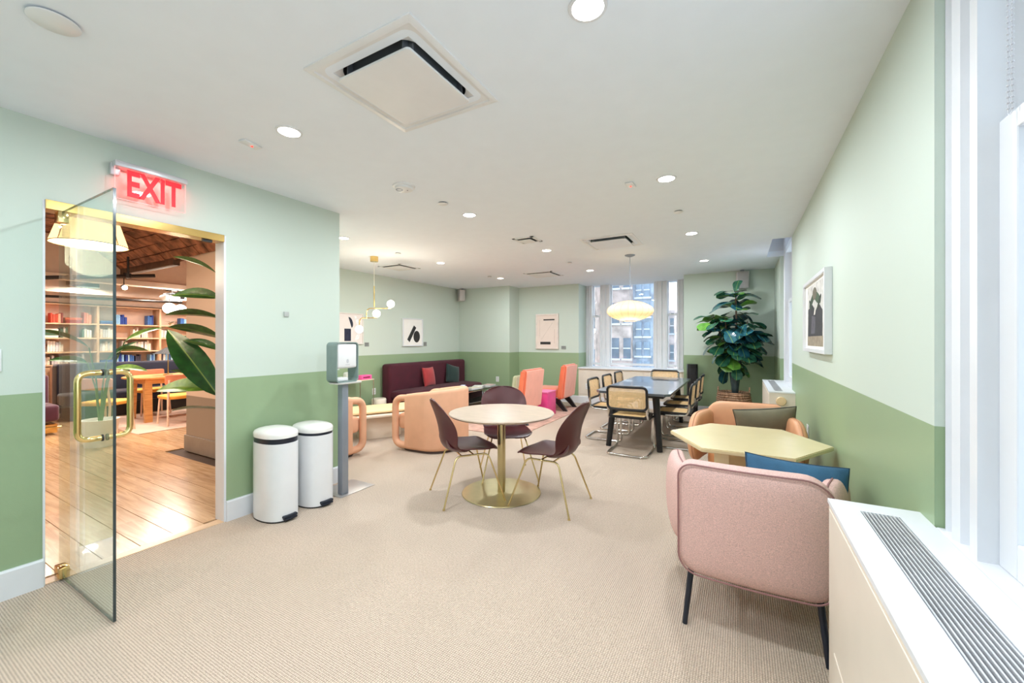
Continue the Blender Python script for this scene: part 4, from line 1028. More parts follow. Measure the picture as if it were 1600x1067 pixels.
n_ = cane.node_tree.nodes; l_ = cane.node_tree.links      # open weave: small see-through holes
tcn = n_.new('ShaderNodeTexCoord'); 
cks = []
for axn in (0, 1):
    sp = n_.new('ShaderNodeSeparateXYZ'); l_.new(tcn.outputs['Object'], sp.inputs[0])
    ml = n_.new('ShaderNodeMath'); ml.operation = 'MULTIPLY'; ml.inputs[1].default_value = 2*PI/0.014; l_.new(sp.outputs[axn if axn == 0 else 2], ml.inputs[0])
    sn = n_.new('ShaderNodeMath'); sn.operation = 'SINE'; l_.new(ml.outputs[0], sn.inputs[0]); cks.append(sn)
ml = n_.new('ShaderNodeMath'); ml.operation = 'MINIMUM'; l_.new(cks[0].outputs[0], ml.inputs[0]); l_.new(cks[1].outputs[0], ml.inputs[1])
gt = n_.new('ShaderNodeMath'); gt.operation = 'LESS_THAN'; gt.inputs[1].default_value = 0.15; l_.new(ml.outputs[0], gt.inputs[0])
l_.new(gt.outputs[0], n_['Principled BSDF'].inputs['Alpha'])
caneS = mat('cane_seat', (226, 188, 132), 0.6, var=0.08, scale=60, bump=0.4, bscale=150)
cc = thing('cane_chair', 'chrome cantilever chair with cane back at the near end of the black table', 'chair', (-1.20, 5.18, 0), 0, 'cane cantilever chairs around the black table')
hw = 0.235
path = [(hw-0.005, -0.215, 0.80), (hw, -0.185, 0.44), (hw, 0.235, 0.43), (hw, 0.255, 0.014), (hw, -0.27, 0.014), (-hw, -0.27, 0.014), (-hw, 0.255, 0.014), (-hw, 0.235, 0.43), (-hw, -0.185, 0.44), (-hw+0.005, -0.215, 0.80)]
bm = B(); tube(bm, smooth_path(path, 0.075, 7), 0.014, 12); obj('tube_frame', bm, chrome, cc)
bm = B(); ol = rrect(0.47, 0.44, 0.06, 6); il = rrect(0.39, 0.36, 0.03, 6); A_ = []
for (o_, z_) in ((ol, 0.446), (ol, 0.472), (il, 0.472), (il, 0.446)): A_.append([bm.verts.new((a, 0.01+b, z_)) for a, b in o_])
for q in range(4):
    for k in range(len(ol)): bm.faces.new((A_[q][k], A_[q][(k+1) % len(ol)], A_[(q+1) % 4][(k+1) % len(ol)], A_[(q+1) % 4][k]))
obj('seat_frame', bm, blackW, cc, True)
bm = B(); prism(bm, [(a, b+0.01) for a, b in rrect(0.395, 0.365, 0.03, 6)], 2, 0.460, 0.466); obj('cane_seat', bm, caneS, cc, False)
bend = lambda v: Vector((v.x, v.y, v.z))
Mb = T(0, -0.225, 0.695) @ R(PI/2+0.085, 'X')
bm = B(); ol = densify(rrect(0.47, 0.275, 0.05, 6), 0.05)
tube(bm, [Mb @ Vector((a, b, -0.45*a*a*1.0+0.012)) for a, b in ol], 0.0155, 10, closed=True); obj('back_frame', bm, blackW, cc)
bm = B(); G = []
for i in range(9):
    a = -0.225+0.45*i/8; G.append([bm.verts.new((a, -0.45*0, b)) for b in (-0.13, 0.13)])
for i in range(8): bm.faces.new((G[i][0], G[i+1][0], G[i+1][1], G[i][1]))
for i in range(9):
    for v in G[i]: v.co.y = 0.45*v.co.x**2-0.012
o = obj('cane_back', bm, cane, cc, True); o.location = (0, -0.225, 0.695); o.rotation_euler = (0.085, 0, 0)
labs = ['chrome cane chair on the left side of the black table, nearest the camera', 'chrome cane chair on the left side of the black table, the middle one', 'chrome cane chair on the left side of the black table, nearest the window',
        'chrome cane chair on the right side of the black table, nearest the camera', 'chrome cane chair on the right side of the black table, the middle one', 'chrome cane chair on the right side of the black table, nearest the window']
k = 0
for sx in (-1, 1):
    for yy in (5.78, 6.48, 7.18):
        dup(cc, (-1.20+sx*(0.46 if sx < 0 else 0.44), yy, 0), face(-sx, 0), labs[k]); k += 1
dup(cc, (-1.22, 7.72, 0), face(0, -1), 'chrome cane chair at the far end of the black table under the window')
# tower fan
t = thing('tower_fan', 'black tower fan standing against the green back wall', 'fan', (-0.78, 8.22, 0), 0.3)
bm = B(); lathe(bm, [(0, 0), (0.14, 0), (0.145, 0.015), (0.12, 0.03), (0, 0.03)], 32); obj('base', bm, black, t)
bm = B(); prism(bm, rrect(0.18, 0.15, 0.05), 2, 0.03, 0.95); obj('body', bm, black, t)
for k in range(7):
    bm = B(); box(bm, -0.06+k*0.02-0.003, -0.06+k*0.02+0.003, -0.080, -0.074, 0.15, 0.88); obj('slat', bm, mat('fan_slat', (50, 50, 54), 0.4), t)

# ================================================================== FIG TREE
t = thing('fiddle_leaf_fig', 'tall fiddle leaf fig with big glossy leaves in a woven basket', 'plant', (-0.10, 7.80, 0))
bk = B()
prof = [(0.19, 0.0), (0.235, 0.06), (0.255, 0.2), (0.25, 0.36), (0.225, 0.5), (0.235, 0.53), (0.222, 0.53), (0.21, 0.48)]
lathe(bk, [(0, 0.0)]+prof+[(0.0, 0.46)], 40)
basketM = weave('basket_weave', (206, 170, 140), (140, 100, 76), 26, bump=1.0)
bs = obj('basket', bk, basketM, t)
bm = B()
for i in range(13):
    z = 0.05+i*0.037; r = interp([(0, 0.19), (0.06, 0.236), (0.2, 0.257), (0.36, 0.252), (0.53, 0.235)], z)
    pts = [((r+0.004*math.sin(12*a+i*PI))*math.cos(a), (r+0.004*math.sin(12*a+i*PI))*math.sin(a), z+0.004*math.sin(5*a+i)) for a in [2*PI*k/48 for k in range(48)]]
    tube(bm, pts, 0.016, 6, closed=True)
obj('woven_coils', bm, basketM, bs, kind='stuff')
for a in (0.2, PI+0.2):
    bm = B(); tube(bm, [(0.235*math.cos(a)+0.0*k, 0.235*math.sin(a)+0.07*math.cos(PI*k/10), 0.53+0.07*math.sin(PI*k/10)) for k in range(11)], 0.011, 8); obj('basket_handle', bm, basketM, bs)
bm = B(); cyl(bm, (0, 0, 0.44), (0, 0, 0.50), 0.20, seg=24); obj('soil', bm, mat('soil', (70, 56, 48), 0.95, var=0.3, bump=1.0, bscale=30), t)
bm = B(); lathe(bm, [(0.05, 0.5), (0.055, 0.56), (0.095, 0.95), (0.098, 1.05), (0.09, 1.05), (0.0, 1.0)], 20, (0.02, 0, 0)); obj('wrapped_trunk', bm, mat('dark_wrap', (46, 62, 66), 0.25, var=0.2, spec=0.7), t)
trunkM = mat('fig_bark', (78, 62, 48), 0.8, var=0.2, scale=20)
bm = B(); tube(bm, [(0.02, 0, 0.5), (0.0, 0.0, 1.1), (0.04, 0.02, 1.7), (0.03, 0.0, 2.22)], 0.02, 8, rfun=lambda s: 0.022-0.012*s); obj('trunk', bm, trunkM, t)
tr2 = [((0.0, 0, 1.0), (-0.16, 0.0, 1.35), (-0.30, -0.05, 1.80)), ((0.0, 0, 1.0), (0.14, 0.02, 1.25), (0.26, -0.03, 1.52)), ((0, 0, 1.1), (-0.1, -0.2, 1.5), (-0.12, -0.3, 1.75)), ((0, 0, 1.05), (0.15, -0.2, 1.4), (0.2, -0.25, 1.7))]
for br in tr2:
    bm = B(); tube(bm, br, 0.012, 7, rfun=lambda s: 0.014-0.007*s); obj('branch', bm, trunkM, t)
fig = lambda v: (0.30+0.26*math.sin(PI*(v-0.12)*1.05)**1 if 0.12 < v < 1 else 0.3)*0
def figp(v):
    if v < 0.02: return 0.01
    return 0.5*(0.38*math.sin(PI*min(1, v/0.55))**0.8*(1 if v < 0.275 else 0)+0)+0
def fprof(v):
    pts = [(0, 0.02), (0.1, 0.16), (0.25, 0.30), (0.4, 0.33), (0.6, 0.45), (0.78, 0.5), (0.9, 0.42), (0.97, 0.24), (1, 0.02)]
    return interp(pts, v)
f1 = leaf_mesh('leaf', 0.30, 0.20, leafmat('fig_leaf', (48, 100, 74), (26, 64, 52), 0.22), fprof, 0.18, 0.25, 3, 10, 0.008)
f2 = leaf_mesh('leaf', 0.27, 0.19, leafmat('fig_leaf_bright', (104, 156, 58), (60, 112, 44), 0.3), fprof, 0.2, 0.15, 3, 10, 0.008)
f3 = leaf_mesh('leaf', 0.32, 0.20, leafmat('fig_leaf_blue', (40, 92, 100), (22, 58, 70), 0.18), fprof, 0.12, 0.4, 3, 10, 0.008)
g = random.Random(21)
def ring_leaves(cx, cy, z0, z1, n, spread, up, mix):
    for k in range(n):
        a = k*2.39996+g.uniform(-0.3, 0.3); z = z0+(z1-z0)*k/max(1, n-1)
        d = (math.cos(a), math.sin(a), g.uniform(*up))
        me = (f1, f2, f3)[g.choices((0, 1, 2), mix)[0]]
        r0 = g.uniform(0.02, spread)
        share('leaf', me, t, aim_mat((cx+math.cos(a)*r0, cy+math.sin(a)*r0, z), d, g.uniform(-0.5, 0.5), g.uniform(0.85, 1.15)))
ring_leaves(0.03, 0.0, 1.95, 2.22, 13, 0.04, (-0.1, 0.6), (5, 3, 3))
share('leaf', f1, t, aim_mat((0.03, 0, 2.2), (0.1, 0.2, 1.0), 0, 0.8))
ring_leaves(0.02, 0.0, 1.45, 1.95, 26, 0.12, (-0.5, 0.25), (5, 1, 5))
ring_leaves(0.0, 0.0, 1.05, 1.45, 24, 0.16, (-0.6, 0.1), (5, 3, 3))
ring_leaves(0.0, 0.0, 0.95, 1.15, 10, 0.08, (-1.3, -0.4), (4, 3, 1))
ring_leaves(-0.30, -0.05, 1.55, 1.84, 15, 0.05, (-0.4, 0.5), (4, 3, 3))
ring_leaves(-0.18, -0.02, 1.25, 1.6, 14, 0.08, (-0.4, 0.1), (4, 2, 4))
ring_leaves(0.24, -0.03, 1.35, 1.56, 13, 0.05, (-0.4, 0.5), (5, 1, 5))
ring_leaves(0.16, 0.0, 1.15, 1.45, 13, 0.08, (-0.4, 0.1), (5, 1, 4))
ring_leaves(-0.12, -0.28, 1.5, 1.76, 10, 0.05, (-0.4, 0.4), (4, 1, 5))
ring_leaves(0.2, -0.23, 1.45, 1.72, 10, 0.05, (-0.4, 0.3), (4, 1, 5))

# ================================================================== HVAC UNITS under the right windows
def hvac(y0, y1, gx0, gx1, label, knob, ns):
    t = thing('convector_cabinet', label, 'radiator cabinet', (0, 0, 0))
    x0, x1 = 0.288, 0.5445 if knob else 0.545
    bm = B(); box(bm, x0+0.004, x1, y0+0.004, y1-0.004, 0.0, 0.785); obj('cabinet_body', bm, beigeM, t, False)
    # lid as four strips round the grille opening
    lid = B(); sheet(lid, [x0, gx0, gx1, x1], [y0, y0+0.09, y1-0.09, y1], {(1, 1)}, lambda u, v: (u, v, 0.800), (0, 0, -0.0148)); obj('lid', lid, white, t, False)
    gr = B(); box(gr, gx0-0.001, gx1+0.001, y0+0.088, y1-0.088, 0.785, 0.7875); g_ = obj('grille', gr, darkgap, t, False, label='dark linear air grille')
    w = (gx1-gx0)/ns
    me = None
    for k in range(ns):
        xx = gx0+(k+0.5)*w
        if me is None:
            b2 = B(); box(b2, -w*0.17, w*0.17, (y0+0.09)-(y0+y1)/2, (y1-0.09)-(y0+y1)/2, -0.012, 0); o = obj('slat', b2, mat('slat_grey', (214, 214, 216), 0.3, 0.3), g_, False); me = o.data; o.location = (xx, (y0+y1)/2, 0.7995)
        else: share('slat', me, g_, T(xx, (y0+y1)/2, 0.7995))
    bm = B(); box(bm, x0, x0+0.004, y0+0.02, y1-0.03, 0.06, 0.77, bev=0.0015, seg=1); obj('front_panel', bm, beigeM, t, False)
    return t
nu_ = hvac(-1.5, 1.932, 0.366, 0.470, 'long white convector cabinet with dark linear grille at the right front', False, 10)
fu_ = hvac(5.60, 7.235, 0.352, 0.435, 'smaller cream convector cabinet with wooden knob at the far window', True, 7)
bm = B(); lathe(bm, [(0.012, 0), (0.012, 0.03), (0.045, 0.04), (0.052, 0.055), (0.045, 0.07), (0, 0.075)], 24); bmesh.ops.transform(bm, matrix=T(0.405, 5.603, 0.70) @ R(PI/2, 'X'), verts=bm.verts)
obj('knob', bm, mat('maple_knob', (220, 190, 148), 0.45, var=0.06, stretch=(1, 6, 1)), fu_)
bm = B(); box(bm, 0.285, 0.2885, 1.52, 1.80, 0.09, 0.30, bev=0.001, seg=1); obj('access_door', bm, beigeM, nu_, False)

# ================================================================== PETAL ARMCHAIRS + HEXAGON TABLE (right)
def armchair(loc, rz, label, cloth, seatcloth, legM, pipeM_):
    t = thing('upholstered_armchair', label, 'armchair', loc, rz, 'armchairs at the hexagonal table')
    # local: faces +Y, back panel outer face at y=-0.36
    ol = densify(rrect(0.64, 0.55, (0.13, 0.07, 0.09, 0.09), 8), 0.06)
    Mb_ = T(0, -0.30, 0.525) @ R(PI/2+0.04, 'X')
    bowf = lambda v: Vector((v.x, v.y, v.z-0.22*v.x*v.x))
    bm = B(); puff(bm, ol, 0.13, p=4.5, rings=10, M=Mb_, fn=bowf); b_ = obj('backrest', bm, cloth, t)
    bm = B(); tube(bm, [Mb_ @ bowf(Vector((a*0.985, b*0.985, 0.052))) for a, b in ol], 0.0045, 6, closed=True); obj('piping', bm, pipeM_, b_)
    for sx in (-1, 1):
        oa = densify(rrect(0.58, 0.42, (0.22, 0.10, 0.16, 0.18), 8), 0.06)
        Ma = T(sx*0.335, 0.02, 0.50) @ R(sx*0.20, 'Z') @ R(PI/2, 'Y') @ R(PI/2, 'Z')
        Ma = T(sx*0.37, 0.03, 0.53) @ R(-sx*0.20, 'Z') @ Matrix(((0, 0, 1, 0), (1, 0, 0, 0), (0, 1, 0, 0), (0, 0, 0, 1)))
        bf = lambda v, s=sx: Vector((v.x, v.y, v.z+s*(-0.30*v.x*v.x-0.25*v.y*v.y)))
        bm = B(); puff(bm, oa, 0.11, p=3.2, rings=10, M=Ma, fn=bf); a_ = obj('armrest', bm, cloth, t)
        bm = B(); tube(bm, [Ma @ bf(Vector((x_, y_, 0))) for x_, y_ in oa], 0.0045, 6, closed=True); obj('piping', bm, pipeM_, a_)
    bm = B(); puff(bm, rrect(0.56, 0.58, 0.1), 0.17, p=5, rings=8, M=T(0, 0.03, 0.37)); obj('seat_cushion', bm, seatcloth, t)
    bm = B(); tube(bm, smooth_path([(-0.27, -0.30, 0.262), (0.27, -0.30, 0.262), (0.27, 0.29, 0.262), (-0.27, 0.29, 0.262)], 0.04, 4, closed=True), 0.013, 8, closed=True); obj('base_frame', bm, legM, t)
    for sx in (-1, 1):
        for sy in (-1, 1):
            bm = B(); tube(bm, [(sx*0.26, sy*0.28, 0.262), (sx*0.285, sy*0.33, 0.0)], 0.014, 10, rfun=lambda s: 0.015-0.003*s); obj('leg', bm, legM, t)
    return t
pinkC = mat('pink_tweed', (224, 186, 178), 0.95, var=0.10, scale=240, bump=0.5, bscale=320, spec=0.2)
pinkS = mat('rust_cloth', (190, 134, 104), 0.9, var=0.05, bump=0.2, bscale=300)
peachL = mat('peach_leather', (216, 158, 118), 0.45, var=0.03, bump=0.05, bscale=120)
armchair((0.045, 2.50, 0), 0.0, 'pale pink tweed armchair seen from behind, nearest the camera', pinkC, pinkS, navyM, mat('mauve_piping', (150, 108, 106), 0.7))
a2 = armchair((0.03, 4.17, 0), PI, 'peach leather armchair beyond the hexagonal table facing the camera', peachL, mat('tan_leather', (196, 132, 84), 0.45, var=0.04), navyM, mat('tan_piping', (186, 128, 92), 0.6))
def cushion(name, w, h, th, loc, rot, m, label, cat='cushion', pipec=None, parent=None):
    ol = []
    def cp(u, v): return (w/2*u*(1-0.07*(1-v*v)), h/2*v*(1-0.07*(1-u*u)))
    N = 14
    for k in range(N): ol.append(cp(-1+2*k/N, -1))
    for k in range(N): ol.append(cp(1, -1+2*k/N))
    for k in range(N): ol.append(cp(1-2*k/N, 1))
    for k in range(N): ol.append(cp(-1, 1-2*k/N))
    t = thing(name, label, cat, loc); t.rotation_euler = rot
    bm = B()
    for sg in (1, -1):
        G = [[bm.verts.new((*cp(math.sin(PI/2*(-1+2*i/N)), math.sin(PI/2*(-1+2*j/N))), sg*th/2*(max(0, math.cos(PI/2*(-1+2*i/N))**2*math.cos(PI/2*(-1+2*j/N))**2))**0.36*(1+0.05*math.sin(5*i/N+7*j/N)))) for j in range(N+1)] for i in range(N+1)]
        for i in range(N):
            for j in range(N): bm.faces.new((G[i][j], G[i+1][j], G[i+1][j+1], G[i][j+1]))
    bmesh.ops.remove_doubles(bm, verts=bm.verts, dist=1e-4); obj('cover', bm, m, t)
    if pipec:
        bm = B(); tube(bm, [(a, b, 0) for a, b in ol], 0.005, 6, closed=True); obj('piping', bm, pipec, t)
    return t
cushion('cushion', 0.44, 0.38, 0.17, (0.235, 2.425, 0.615), (math.radians(68), math.radians(4), math.radians(5)), mat('blue_linen', (48, 92, 124), 0.85, var=0.1, bump=0.3, bscale=260), 'teal blue piped cushion leaning in the pink armchair', pipec=mat('navy_piping', (28, 60, 84), 0.7))
cushion('cushion', 0.48, 0.34, 0.16, (0.19, 4.215, 0.645), (math.radians(108), math.radians(-7), math.radians(6)), mat('olive_linen', (116, 110, 90), 0.85, var=0.06, bump=0.2, bscale=200), 'olive grey cushion leaning in the peach leather armchair', pipec=mat('dark_olive', (60, 60, 52), 0.7))
t = thing('hexagonal_table', 'cream lacquered hexagonal table against the right wall', 'table', (0.03, 3.35, 0))
creamL = mat('cream_lacquer', (224, 206, 162), 0.25, var=0.01, coat=0.3)
hexo = [(0.505*math.cos(PI/3*k), 0.520*math.sin(PI/3*k)) for k in range(6)]
bm = B(); 
prism(bm, hexo, 2, 0.672, 0.70); 
bmesh.ops.bevel(bm, geom=[e for e in bm.edges], offset=0.005, segments=2, affect='EDGES'); obj('tabletop', bm, creamL, t)
bm = B(); prism(bm, [(0.20*math.cos(PI/3*k), 0.20*math.sin(PI/3*k)) for k in range(6)], 2, 0.0, 0.672); obj('pedestal', bm, creamL, t, False)
bm = B(); prism(bm, [(0.30*math.cos(PI/3*k), 0.30*math.sin(PI/3*k)) for k in range(6)], 2, 0.0, 0.03); obj('foot', bm, creamL, t, False)

# ================================================================== PEACH TUB CHAIRS
tubM = mat('peach_cloth', (228, 172, 138), 0.75, var=0.02, bump=0.1, bscale=200)
tc_ = thing('tub_chair', 'peach tub chair with open loop arms between round table and sofa', 'armchair', (-3.50, 4.20, 0), PI/2+0.06, 'peach tub chairs by the cream bench')
def tub_plan(s):   # s in 0..1 from right arm end round the back to the left arm end; chair faces +Y
    L1 = 0.30; Rr = 0.36; arc = PI*Rr; tot = 2*L1+arc; d = s*tot
    if d < L1: return (Rr, 0.20-d*0.85), (1, 0)
    if d < L1+arc:
        a = (d-L1)/Rr; return (Rr*math.cos(a), -0.055-0.31*math.sin(a)), (math.cos(a), -math.sin(a))
    return (-Rr, -0.055+(d-L1-arc)*0.85), (-1, 0)
bm = B(); rings = []; NS = 40; th = 0.045
for i in range(NS+1):
    s = i/NS; (x, y), (nx, ny) = tub_plan(s); zt = 0.715+0.075*math.sin(PI*s)
    sec = []
    for j in range(9): a = PI*j/8; sec.append((math.cos(a)*th, zt-th+math.sin(a)*th))
    for j in range(9): a = PI+PI*j/8; sec.append((math.cos(a)*th, 0.025+th+math.sin(a)*th))
    rings.append([bm.verts.new((x+nx*o_, y+ny*o_, z_)) for o_, z_ in sec])
for A_, B_ in zip(rings, rings[1:]):
    for k in range(18): bm.faces.new((A_[k], A_[(k+1) % 18], B_[(k+1) % 18], B_[k]))
bm.faces.new(rings[0]); bm.faces.new(rings[-1][::-1]); obj('back_shell', bm, tubM, tc_)
for sx in (-1, 1):
    bm = B(); tube(bm, smooth_path([(sx*0.36, 0.15, 0.671), (sx*0.36, 0.385, 0.655), (sx*0.36, 0.385, 0.07), (sx*0.36, 0.15, 0.07)], 0.13, 9), 0.043, 14); obj('arm_loop', bm, tubM, tc_)
bm = B(); puff(bm, rrect(0.71, 0.64, 0.08), 0.21, p=7, rings=8, M=T(0, 0.055, 0.36)); obj('seat_cushion', bm, tubM, tc_)
bm = B(); prism(bm, rrect(0.60, 0.40, 0.15), 2, 0.02, 0.27); xf(bm, bm.verts[:], T(0, -0.12, 0)); obj('seat_base', bm, tubM, tc_)
bm = B(); prism(bm, [(a, b+0.02) for a, b in rrect(0.74, 0.70, 0.25, 8)], 2, 0.0, 0.0255); obj('base_plinth', bm, mat('dark_plinth', (84, 66, 60), 0.7), tc_)
dup(tc_, (-4.43, 3.09, 0), 0.0, 'peach tub chair half hidden behind the dispenser stand and wall end')
# cream bench: slab, cushion, two oval pedestals
cream2 = mat('cream_leather', (234, 208, 158), 0.45, var=0.015)
creamP = mat('cream_pedestal', (232, 218, 198), 0.5, var=0.01)
t = thing('cream_bench', 'low cream bench with padded top on an oval pedestal before the tub chairs', 'bench', (-4.62, 4.28, 0), math.radians(-28))
bo = densify(rrect(0.62, 1.30, 0.17, 8), 0.12)
bm = B(); puff(bm, bo, 0.05, p=5, rings=7, M=T(0.03, -0.0, 0.335)); obj('slab', bm, creamP, t)
bm = B(); puff(bm, densify(rrect(0.60, 1.26, 0.17, 8), 0.12), 0.055, p=4, rings=7, M=T(0, 0.03, 0.39) @ R(0.0, 'X')); obj('padded_top', bm, cream2, t)
bm = B(); prism(bm, [(a, b-0.02) for a, b in rrect(0.36, 0.62, 0.175, 10)], 2, 0, 0.315); obj('pedestal', bm, creamP, t)

# ================================================================== SOFA GROUP
sofaM = mat('burgundy_velvet', (70, 12, 30), 0.85, var=0.08, sheen=0.05, scale=6, bump=0.1, bscale=150)
t = thing('velvet_sofa', 'long burgundy velvet sofa along the far left wall', 'sofa', (XF+0.04, 6.82, 0))
bm = B(); box(bm, 0, 0.24, -1.22, 1.22, 0.12, 0.935, bev=0.06, seg=4); obj('backrest', bm, sofaM, t)
bm = B(); puff(bm, densify([(0.22, -1.20)]+[(0.86+0.0*k, -1.20) for k in range(1)]+[(0.90-0.10*(1-math.sin(PI/2*k/6)), -1.12+0.0) for k in range(1)]+[(0.92, -0.6), (0.94, 0.4)]+[(0.94-0.30*(1-math.cos(PI/2*k/8)), 0.6+0.58*math.sin(PI/2*k/8)) for k in range(9)]+[(0.22, 1.20)], 0.12), 0.20, p=5, rings=7, M=T(0, 0, 0.34)); obj('seat_cushion', bm, sofaM, t)
bm = B(); box(bm, 0.05, 0.84, -1.17, 1.05, 0.05, 0.25, bev=0.02); obj('base', bm, mat('dark_burgundy', (52, 16, 26), 0.8), t)
for x_ in (0.12, 0.76):
    for y_ in (-1.1, 0.98):
        bm = B(); cyl(bm, (x_, y_, 0), (x_, y_, 0.06), 0.018, seg=12); obj('leg', bm, black, t)
redC = mat('red_velvet', (168, 48, 50), 0.8, var=0.06, sheen=0.3); grnC = mat('forest_velvet', (16, 44, 40), 0.8, var=0.1, sheen=0.3)
cushion('cushion', 0.40, 0.40, 0.14, (-5.735, 6.62, 0.625), (math.radians(80), 0, math.radians(98)), redC, 'square red cushion on the burgundy sofa')
cushion('cushion', 0.42, 0.42, 0.14, (-5.725, 7.42, 0.62), (math.radians(78), math.radians(14), math.radians(84)), grnC, 'dark green cushion tipped on the burgundy sofa', pipec=None)
# rug
bm = B(); box(bm, -5.08, -2.80, 5.15, 8.05, 0.0, 0.01, bev=0.003)
tag(obj('lounge_rug', bm, mat('dusty_pink_rug', (196, 158, 142), 0.95, var=0.12, scale=7, bump=0.4, bscale=160)), 'dusty pink rug under the coral armchairs and glass table', 'rug')
RZ = 0.0105
# glass coffee table
t = thing('coffee_table', 'low smoked glass coffee table with chrome frame in front of the sofa', 'table', (-4.80, 6.95, RZ))
bm = B(); prism(bm, rrect(0.42, 1.3, 0.04), 2, 0.385, 0.397); obj('tabletop', bm, mat('smoked_glass', (60, 66, 60), 0.06, var=0.02, coat=0.5), t, False)
bm = B(); tube(bm, smooth_path([(-0.18, -0.6, 0.37), (0.18, -0.6, 0.37), (0.18, 0.6, 0.37), (-0.18, 0.6, 0.37)], 0.03, 4, closed=True), 0.012, 8, closed=True); obj('rail', bm, chrome, t)
for sx in (-1, 1):
    for sy in (-1, 1):
        bm = B(); cyl(bm, (sx*0.17, sy*0.6, 0), (sx*0.17, sy*0.6, 0.37), 0.012, seg=10); obj('leg', bm, chrome, t)
bm = B(); box(bm, -0.17, 0.17, -0.58, 0.58, 0.14, 0.152); obj('lower_shelf', bm, blackW, t)
mg = [((-4.86, 6.46), (224, 222, 214), 'white magazine at the near end of the glass coffee table', 0.2), ((-4.74, 6.85), (214, 204, 184), 'cream magazine in the middle of the glass coffee table', -0.3), ((-4.82, 7.12), (236, 226, 214), 'pale magazine toward the far end of the glass coffee table', 0.4), ((-4.76, 7.44), (200, 176, 170), 'pinkish magazine at the far end of the glass coffee table', 0.1)]
for (x, y), c, lb, rz in mg:
    t = thing('magazine', lb, 'magazine', (x, y, RZ+0.3975), rz, 'magazines on the coffee table')
    bm = B(); box(bm, -0.10, 0.10, -0.135, 0.135, 0.0, 0.022); obj('pages', bm, whiteM, t, False)
    bm = B(); box(bm, -0.103, 0.103, -0.138, 0.138, 0.0222, 0.026); obj('cover', bm, mat('mag_%d' % c[2], c, 0.4, var=0.2, scale=12), t, False)
t = thing('wipes_canister', 'blue and white upright box on the near corner of the glass coffee table', 'box', (-4.665, 6.37, RZ+0.3975), 0.3)
bm = B(); box(bm, -0.04, 0.04, -0.05, 0.05, 0, 0.12, bev=0.004); obj('carton', bm, mat('pale_blue_card', (196, 216, 240), 0.5), t)
bm = B(); box(bm, -0.041, 0.041, -0.051, 0.051, 0.085, 0.115); obj('blue_band', bm, mat('royal_blue', (50, 84, 170), 0.5), t)
# coral armchairs
coral = mat('coral_velvet', (226, 112, 72), 0.7, var=0.05, sheen=0.5, scale=5)
coralP = mat('pink_back', (236, 160, 138), 0.8, var=0.02, sheen=0.3)
def slope_chair(loc, rz, label, front, rear, group, s=1.0):
    t = thing('slope_armchair', label, 'armchair', loc, rz, group); w = 0.34
    # faces +Y; profile in YZ
    bm = B(); prism(bm, [(-0.24, 0.24), (-0.16, 0.24), (-0.30, 0.885), (-0.42, 0.885)][::-1], 0, -w, w)
    bm.free(); bm = B(); prism(bm, [(-0.36, 0.23), (-0.22, 0.23), (-0.32, 0.90), (-0.43, 0.90)], 0, -w, w)
    bmesh.ops.bevel(bm, geom=bm.edges[:], offset=0.028, segments=3, affect='EDGES'); obj('backrest', bm, front, t)
    bm = B(); puff(bm, densify(rrect(0.64, 0.63, 0.03), 0.1), 0.02, p=10, M=T(0, -0.4075, 0.57) @ R(PI/2+0.105, 'X')); obj('back_panel', bm, rear, t, label='paler rear panel')
    bm = B(); box(bm, -w, w, -0.22, 0.34, 0.24, 0.42, bev=0.04, seg=3); obj('seat', bm, front, t)
    for sx in (-1, 1):
        bm = B(); prism(bm, [(-0.26, 0.24), (-0.10, 0.24), (-0.36, 0.0), (-0.44, 0.0)], 0, sx*0.28-0.025, sx*0.28+0.025); obj('leg', bm, blackW, t, False)
        bm = B(); prism(bm, [(0.10, 0.24), (0.26, 0.24), (0.36, 0.0), (0.28, 0.0)], 0, sx*0.28-0.025, sx*0.28+0.025); obj('leg', bm, blackW, t, False)
    if s != 1.0: t.scale = (s, s, s)
    return t
GC = 'sloping armchairs on the rug'
slope_chair((-3.44, 6.16, RZ), face(-1, 0.0), 'coral velvet armchair nearer the round table, pale pink rear panel', coral, coralP, GC)
slope_chair((-3.38, 7.68, RZ), face(-1, -0.04), 'coral velvet armchair before the framed print on the back wall', coral, coralP, GC)
slope_chair((-4.32, 7.55, RZ), face(-1, 0.0), 'small pale green armchair glimpsed behind the coral one', mat('sage_cloth', (196, 200, 164), 0.8), mat('sage_rear', (206, 208, 176), 0.8), GC, 0.72)
t = thing('magenta_cube', 'bright magenta cube side table between the coral armchairs', 'side table', (-3.25, 6.90, RZ))
bm = B(); box(bm, -0.21, 0.21, -0.2, 0.2, 0, 0.42, bev=0.006); obj('body', bm, mat('magenta', (226, 70, 140), 0.4), t)
bm = B(); box(bm, -0.215, 0.215, -0.205, 0.205, 0.42, 0.445, bev=0.004); obj('top', bm, mat('magenta_top', (236, 120, 170), 0.35), t)
